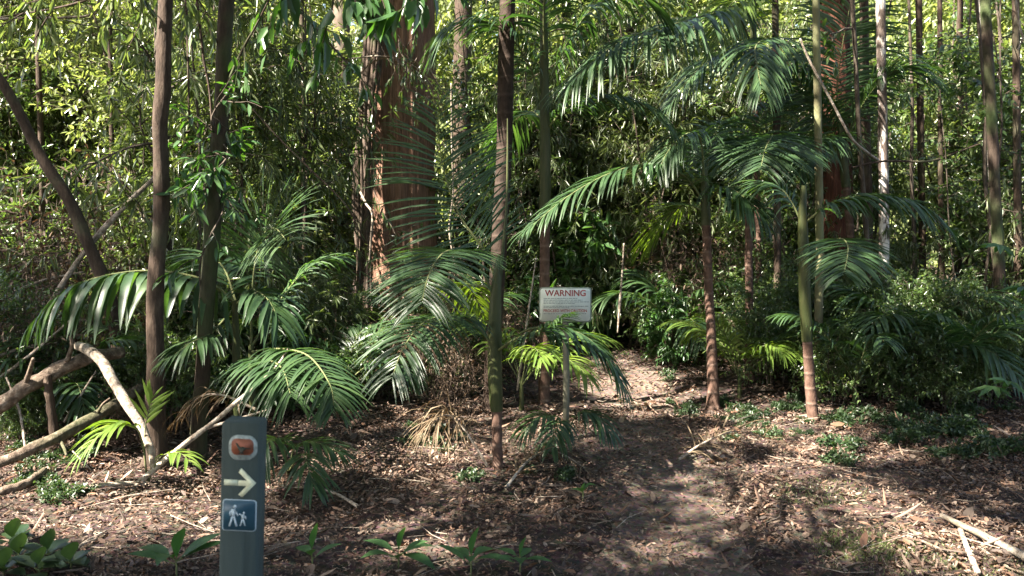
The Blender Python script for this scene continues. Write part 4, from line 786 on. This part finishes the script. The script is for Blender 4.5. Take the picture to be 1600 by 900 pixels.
# ------------------------------------------------------------------ canopy overhead (crowns of the tall trees, clumps placed to shape sun and shade)
PATCH = [(150, 795, 210, 60), (60, 755, 100, 45), (330, 770, 70, 40), (735, 705, 100, 60), (690, 655, 70, 30), (960, 652, 85, 22), (1060, 632, 50, 12), (1000, 610, 80, 10), (960, 575, 60, 12), (870, 735, 60, 26),
         (1260, 785, 120, 34), (1440, 858, 80, 34), (1560, 890, 60, 40), (1140, 640, 70, 22), (830, 800, 40, 14), (1060, 735, 40, 16), (480, 690, 40, 25), (1010, 860, 50, 14), (1340, 715, 40, 10)]
r_ = np.random.default_rng(77)
for _ in range(20): PATCH.append((r_.uniform(60, 1560), r_.uniform(640, 885), r_.uniform(38, 75), r_.uniform(12, 22)))  # gaps left in the canopy along sun rays for lit ground patches
def want_shade(gx, gy):
    px, py, z = project(np.stack([gx, gy, np.zeros_like(gx)], -1))
    d = np.where(gy < 8.8, 1.0, .0)
    d = np.where((gy >= 8.8) & (gx > 4.5), .18, d)
    d = np.where((gy >= 8.8) & (gx <= 4.5), .06, d)
    d = np.where((gy >= 8.8) & (gx <= 2.0), .02, d)
    d = np.where((gy >= 7.9) & (gx > 2.2), .18, d)
    d = np.where((gy >= 9.3) & (gy < 12.5) & (gx > 1.0) & (gx < 9), .22, d)
    d = np.where((gy >= 8.8) & (gy < 10.5) & (gx <= 1.0) & (gx > -3), .15, d)
    d = np.where((gy >= 13), 0, d)
    d = np.where((gy >= 8.8) & (gx < -4), 0, d)
    d = np.where((gx < -6), .45*(gy < 8.8), d); d = np.where(gx > 9, .3*(gy < 14), d)
    for (cx, cy_, rx, ry) in PATCH:
        e = ((px-cx)/(rx*1.15+14))**2 + ((py-cy_)/(ry*1.2+7))**2
        d = np.where((z > 1) & (e < 1.15), 0, d)
    return d
N = 13500
h = r_.uniform(6.2, 10.0, N); gx = r_.uniform(-9, 12, N); gy = r_.uniform(-7, 15, N)
keep = r_.uniform(0, 1, N) < want_shade(gx, gy)
cx = gx + SUN.x/SUN.z*h; cyy = gy + SUN.y/SUN.z*h
cents = np.stack([cx, cyy, h], -1)[keep]
px, py, z = project(cents); sgn = np.array([.37, 6.3, 1.0]); hh = np.array([5.6, 6.1, 6.6, 7.1, 7.6, 8.2]); ext = sgn + np.array(SUN)*((hh-1.0)/SUN.z)[:, None]  # ext: leaf clumps added on the sun's ray to shade the warning sign
vis = (z > .3) & (py > -90) & (np.abs(px-800) < 1000); cents = np.vstack([cents[~vis], ext, ext + [.16, .1, .1], ext - [.16, .1, -.1]])
roots = np.array([t[2] for t in canopy_trees]); near = np.argmin(np.linalg.norm(cents[:, None, :2] - roots[None, :, :2], axis=2), axis=1)
for i, (o, base, top) in enumerate(canopy_trees):
    cc = cents[near == i]
    if not len(cc): continue
    mb = MB(); clumps(mb, cc, 26, .29, .16, .075, r_, .3); mb.build('crown', M['crown'], o, base)
    lm = MB()
    for q in cc[:: max(1, len(cc)//14)]:
        m_ = top*.5 + q*.5 + np.array([0, 0, .4]); st_ = top + (base-top)*r_.uniform(0, .15); C = catmull([st_, m_, q], 12); lm.tube(C, np.linspace(.04, .008, 12), 6)
    lm.build('limb', M['bark_grey'], o, base)

# ------------------------------------------------------------------ leaf litter and twigs
BARE = G(1090, 815)
def litter(n, x0, x1, y0, y1, L, seed, dens=None):
    r = np.random.default_rng(seed); y = r.uniform(y0, y1, n*2); x = r.uniform(-1, 1, n*2)*(x1); k = np.abs(x) < .64*y + .3; x, y = x[k][:n], y[k][:n]
    d = np.abs(x - xpath(y)); kk = r.uniform(0, 1, len(x)) < (np.clip((.22 if L > .03 else .55) + .6*(y > 7) + (d/.5)**3, 0, 1)*(1 - .85*np.exp(-((x-BARE[0])/.13)**2-((y-BARE[1])/.5)**2)))*np.clip(.62 + .55*np.sin(2.1*x+1.3*y)*np.sin(1.7*y-1.1*x+1) + .35*np.sin(5.3*x-3.7*y), .42, 1); x, y = x[kk], y[kk]; m = len(x)
    az = r.uniform(0, 6.28, m); dirn = np.stack([np.cos(az), np.sin(az), r.normal(0, .22, m)], -1); nr = unit(np.stack([r.normal(0, .38, m), r.normal(0, .38, m), np.ones(m)], -1))
    ln = L*r.uniform(.45, 1.35, m); pos = np.stack([x, y, hgt(x, y) + r.uniform(.006, .035, m)], -1) - unit(dirn)*ln[:, None]*.5
    return pos, dirn, nr, ln, ln*(r.uniform(.14, .6, m) if L < .1 else r.uniform(.06, .14, m)), r.uniform(-.45, .5, m)
mb = MB()
for (n, y0, y1, L, s) in [(42000, 3.6, 7.4, .038, 1), (34000, 6.8, 11.5, .052, 2), (110000, 3.6, 7.4, .022, 3), (2500, 3.8, 8, .08, 4), (2600, 3.8, 8, .13, 5)]:
    pos, dr, nr, ln, wd, bn = litter(n, -8, 8, y0, y1, L, s); mb.leaves(pos, dr, nr, ln, wd, fold=.2, bend=bn)
tag(mb.build('leaf_litter', M['litter']), 'carpet of fallen brown and tan leaves on the ground', 'leaf litter', kind='stuff')
mb = MB(); r_ = np.random.default_rng(31)
for k in range(420):
    y = r_.uniform(3.8, 9.5); x = r_.uniform(-.62, .62)*y
    if abs(x - float(xpath(y))) < .3 and r_.random() < .7: continue
    az = r_.uniform(0, 6.28); ln = r_.uniform(.06, .38)*(1.4 if x < 0 else 1); d = np.array([math.cos(az), math.sin(az), r_.normal(0, .08)]); p = np.array([x, y, float(hgt(x, y)) + r_.uniform(.015, .04)])
    mid = p + d*ln*.5 + r_.normal(0, .02, 3)*np.array([1, 1, .3]); w = r_.uniform(.001, .0035); mb.tube(np.array([p, mid, p + d*ln]), [w, w*.9, w*.5], 4)
tag(mb.build('fallen_twigs', M['deadwood']), 'thin dry twigs scattered through the leaf litter', 'twigs', kind='stuff')
# moss tufts bottom right
mb = MB(); r_ = np.random.default_rng(41); q = []
for (x, y, rx, ry) in [(1380, 860, 120, 40), (1330, 850, 60, 26), (1500, 880, 120, 34), (1280, 770, 80, 22), (1370, 860, 60, 20)]:
    for _ in range(900): 
        a = r_.uniform(0, 6.28); e = r_.uniform(0, 1)**.5; q.append(G(x+rx*e*math.cos(a), y+ry*e*math.sin(a)))
q = np.array(q); m = len(q); d = unit(np.stack([r_.normal(0, .5, m), r_.normal(0, .5, m), np.ones(m)], -1))
mb.leaves(q, d, r_.normal(0, 1, (m, 3)), r_.uniform(.008, .022, m), r_.uniform(.003, .006, m))
tag(mb.build('moss', M['bright']), 'low green moss and grass patches on the ground', 'moss', kind='stuff')

# ------------------------------------------------------------------ marker post
def rrect(w, h, r, n=6, cx=0, cz=0, sag=0):
    pts = []
    for (sx, sz, a0) in ((1, 1, 0), (-1, 1, 90), (-1, -1, 180), (1, -1, 270)):
        for k in range(n+1):
            a = R(a0 + 90*k/n); pts.append((cx + sx*(w/2-r) + r*math.cos(a), cz + sz*(h/2-r) + r*math.sin(a)))
    if sag: pts = [(x, z - (sag*max(0, 1-(2*x/w)**2) if z < cz else -sag*.35*max(0, 1-(2*x/w)**2))) for x, z in pts]
    return pts[::-1]
DP = 2.4; U = DP/F
topc = P(376, 660, DP); bz = float(hgt(topc[0], DP))
bx_ = topc[0] - math.sin(R(2.6))*(topc[2]-bz)
post = thing('marker_post', 'dark green grey timber trail marker post with badge, arrow and blue panel', 'trail marker', (bx_, DP+.04, bz)); post.rotation_euler = (0, R(2.6), 0)
H = topc[2]-bz; yf = -.04
mb = MB(); w = .051; ch = .004
sec = [(-w+ch, -.04), (w-ch, -.04), (w, -.04+ch), (w, .04-ch), (w-ch, .04), (-w+ch, .04), (-w, .04-ch), (-w, -.04+ch)]
vv = [(x, y, -.3) for x, y in sec] + [(x, y, H-.004) for x, y in sec] + [(x*.93, y*.93, H) for x, y in sec]
mb.add(vv, [(i+8*k, (i+1) % 8+8*k, (i+1) % 8+8*k+8, i+8*k+8) for i in range(8) for k in (0, 1)], [list(range(16, 24)), list(range(8))[::-1]])
mb.build('post', M['post'], post, smooth=False)
def pz(py): return H - (py-660)*U
def pxl(px): return (px-376)*U
mb = MB(); mb.prism(rrect(45*U, 37*U, 14*U, 6, pxl(381), pz(699), 2.5*U), yf-.003, yf+.001); badge = mb.build('badge', M['rim'], post, smooth=False)
mb = MB(); mb.prism(rrect(35*U, 25*U, 8*U, 6, pxl(380.5), pz(698), 1.2*U), yf-.005, yf-.0025); mb.build('badge_face', M['badge'], badge, smooth=False)
bird = [(368, 690), (371, 692), (373, 696), (377, 699), (381, 697), (385, 699), (398, 700.5), (397, 702), (388, 702), (384, 706), (381, 709), (384, 710.5), (384, 712), (372, 712), (373, 710), (378, 709), (374, 706), (371, 700), (367, 692)]
mb = MB(); bird = [(380.5+(x-380.5)*.78, 700.5+(y-701)*.78) for x, y in bird]
mb = MB(); mb.prism([(pxl(x), pz(y)) for x, y in bird][::-1], yf-.0062, yf-.0045); mb.build('bird_emblem', M['bird'], badge, smooth=False)
mb = MB()
mb.prism([(pxl(x), pz(y)) for x, y in [(352, 752.5), (373.6, 752.5), (373.6, 761.5), (352, 761.5)]], yf-.003, yf+.001)
mb.prism([(pxl(x), pz(y)) for x, y in [(374.6, 753), (389, 753), (375, 740), (379, 733), (403, 756.5), (382, 780), (375, 776), (388, 761.5), (374.6, 761.5)]], yf-.0032, yf+.001)
mb.build('direction_arrow', M['arrow'], post, smooth=False)
mb = MB(); mb.prism(rrect(54*U, 51*U, 5*U, 5, pxl(377.5), pz(810)), yf-.003, yf+.001); pan = mb.build('walker_panel', M['figure'], post, smooth=False); pan['label'] = 'blue panel with pale edge showing adult and child walking'
mb = MB(); mb.prism(rrect(51.5*U, 48.5*U, 4.4*U, 5, pxl(377.5), pz(809.6)), yf-.0042, yf-.0025); mb.build('panel_face', M['blue'], pan, smooth=False)
def figure(name, cx, feet, ht, child=False):
    s = ht/36.; mb = MB(); Y0, Y1 = yf-.0052, yf-.0040
    def poly(pts): mb.prism([(pxl(cx + x*s), pz(feet - y*s)) for x, y in pts], Y0, Y1); 
    poly([(2.2+2.6*math.cos(a)+.3, 33+3*math.sin(a)) for a in np.linspace(0, 6.28, 12, endpoint=False)])
    poly([(-3.5, 28.5), (3, 29.5), (4.5, 26), (2.4, 17), (-2.6, 17), (-3, 22)])
    poly([(-2.6, 17.6), (.4, 17.4), (-4.2, 0), (-7.2, 1)])
    poly([(-.4, 17.4), (2.6, 17.4), (7.4, 1.4), (4.2, .4)])
    if child:
        poly([(-2.4, 28.5), (-2.4, 25.5), (-9.5, 28.5), (-9.5, 31.5)]); poly([(3, 29), (8.5, 22), (8.3, 17.5), (6, 17.8), (6, 21), (2.6, 25)])
    else:
        poly([(2.8, 29), (8.6, 18.8), (6.8, 17.4), (2.6, 24)]); poly([(-3.4, 28.4), (-6.6, 23), (-5.6, 17.6), (-3.4, 18), (-4, 22.5), (-2.6, 24)])
    mb.build(name, M['figure'], pan, smooth=False)
figure('adult_figure', 368.2, 828.5, 36); figure('child_figure', 383.6, 827, 24, True)

# ------------------------------------------------------------------ warning sign
DS = 6.3; US = DS/F
sc_ = P(883, 476, DS); gz = float(hgt(sc_[0], DS))
sign = thing('warning_sign', 'white warning sign on a stake half hidden by a palm frond', 'sign', (sc_[0], DS, gz))
zc = sc_[2]-gz
mb = MB(); mb.prism(rrect(82*US, 55*US, 5*US, 5, 0, zc), -.012, -.008); pn = mb.build('panel', M['sign_edge'], sign, smooth=False)
mb = MB(); mb.prism(rrect(78*US, 51*US, 4*US, 5, 0, zc), -.0135, -.011); mb.build('panel_face', M['sign_white'], pn, smooth=False)
mb = MB(); mb.tube(np.array([[0.01, .02, -.2], [.012, .02, zc*.5], [0, .018, zc+.11]]), [.024, .024, .022], 10, True, .04, 2); mb.build('stake', M['steel'], sign)
def text(body, name, size, x, z, mat, parent, width, bold=0):
    cu = bpy.data.curves.new('txt', 'FONT'); cu.body = body; cu.size = size; cu.align_x = 'CENTER'; cu.align_y = 'CENTER'; cu.offset = bold; cu.extrude = .0006
    to = bpy.data.objects.new('txt', cu); COL.objects.link(to); bpy.context.view_layer.update()
    me = bpy.data.meshes.new_from_object(to.evaluated_get(bpy.context.evaluated_depsgraph_get())); bpy.data.objects.remove(to)
    n = len(me.vertices); co = np.zeros(n*3, np.float32); me.vertices.foreach_get('co', co); co = co.reshape(-1, 3)
    co[:, 0] -= (co[:, 0].min()+co[:, 0].max())/2; co[:, 0] *= width/(co[:, 0].max()-co[:, 0].min())
    me.vertices.foreach_set('co', np.stack([co[:, 0]+x, -.0142-co[:, 2], co[:, 1]+z], -1).astype(np.float32).ravel()); me.update()
    me.materials.clear(); me.materials.append(M[mat]); o = bpy.data.objects.new(name, me); COL.objects.link(o); o.parent = parent; return o
text('WARNING', 'heading_lettering', 13.5*US, 0, zc + 18*US, 'sign_red', pn, 64*US, .0011)
text('PROCEED WITH CAUTION', 'notice_lettering', 6.4*US, 0, zc - 9.5*US, 'sign_red', pn, 68*US, .0003)
r_ = np.random.default_rng(4)
for (yy, wdt) in ((10.2, 52), (7.4, 60), (4.6, 70), (2.4, 48), (-2.2, 70), (-4.4, 40), (-14, 66)):
    x = -34.; mb = MB()
    while x < -34 + wdt:
        l = r_.uniform(1.6, 6); l = min(l, -34+wdt-x+1)
        mb.prism([(x*US, zc+(yy-.45)*US), ((x+l)*US, zc+(yy-.45)*US), ((x+l)*US, zc+(yy+.45)*US), (x*US, zc+(yy+.45)*US)][::-1], -.0142, -.013); x += l + .9
    mb.build('small_lettering', M['sign_grey'], pn, smooth=False)

# unused prototypes go
for L_ in proto.values():
    for o in L_:
        if o.name not in used:
            for ch in list(o.children_recursive): bpy.data.objects.remove(ch)
            bpy.data.objects.remove(o)
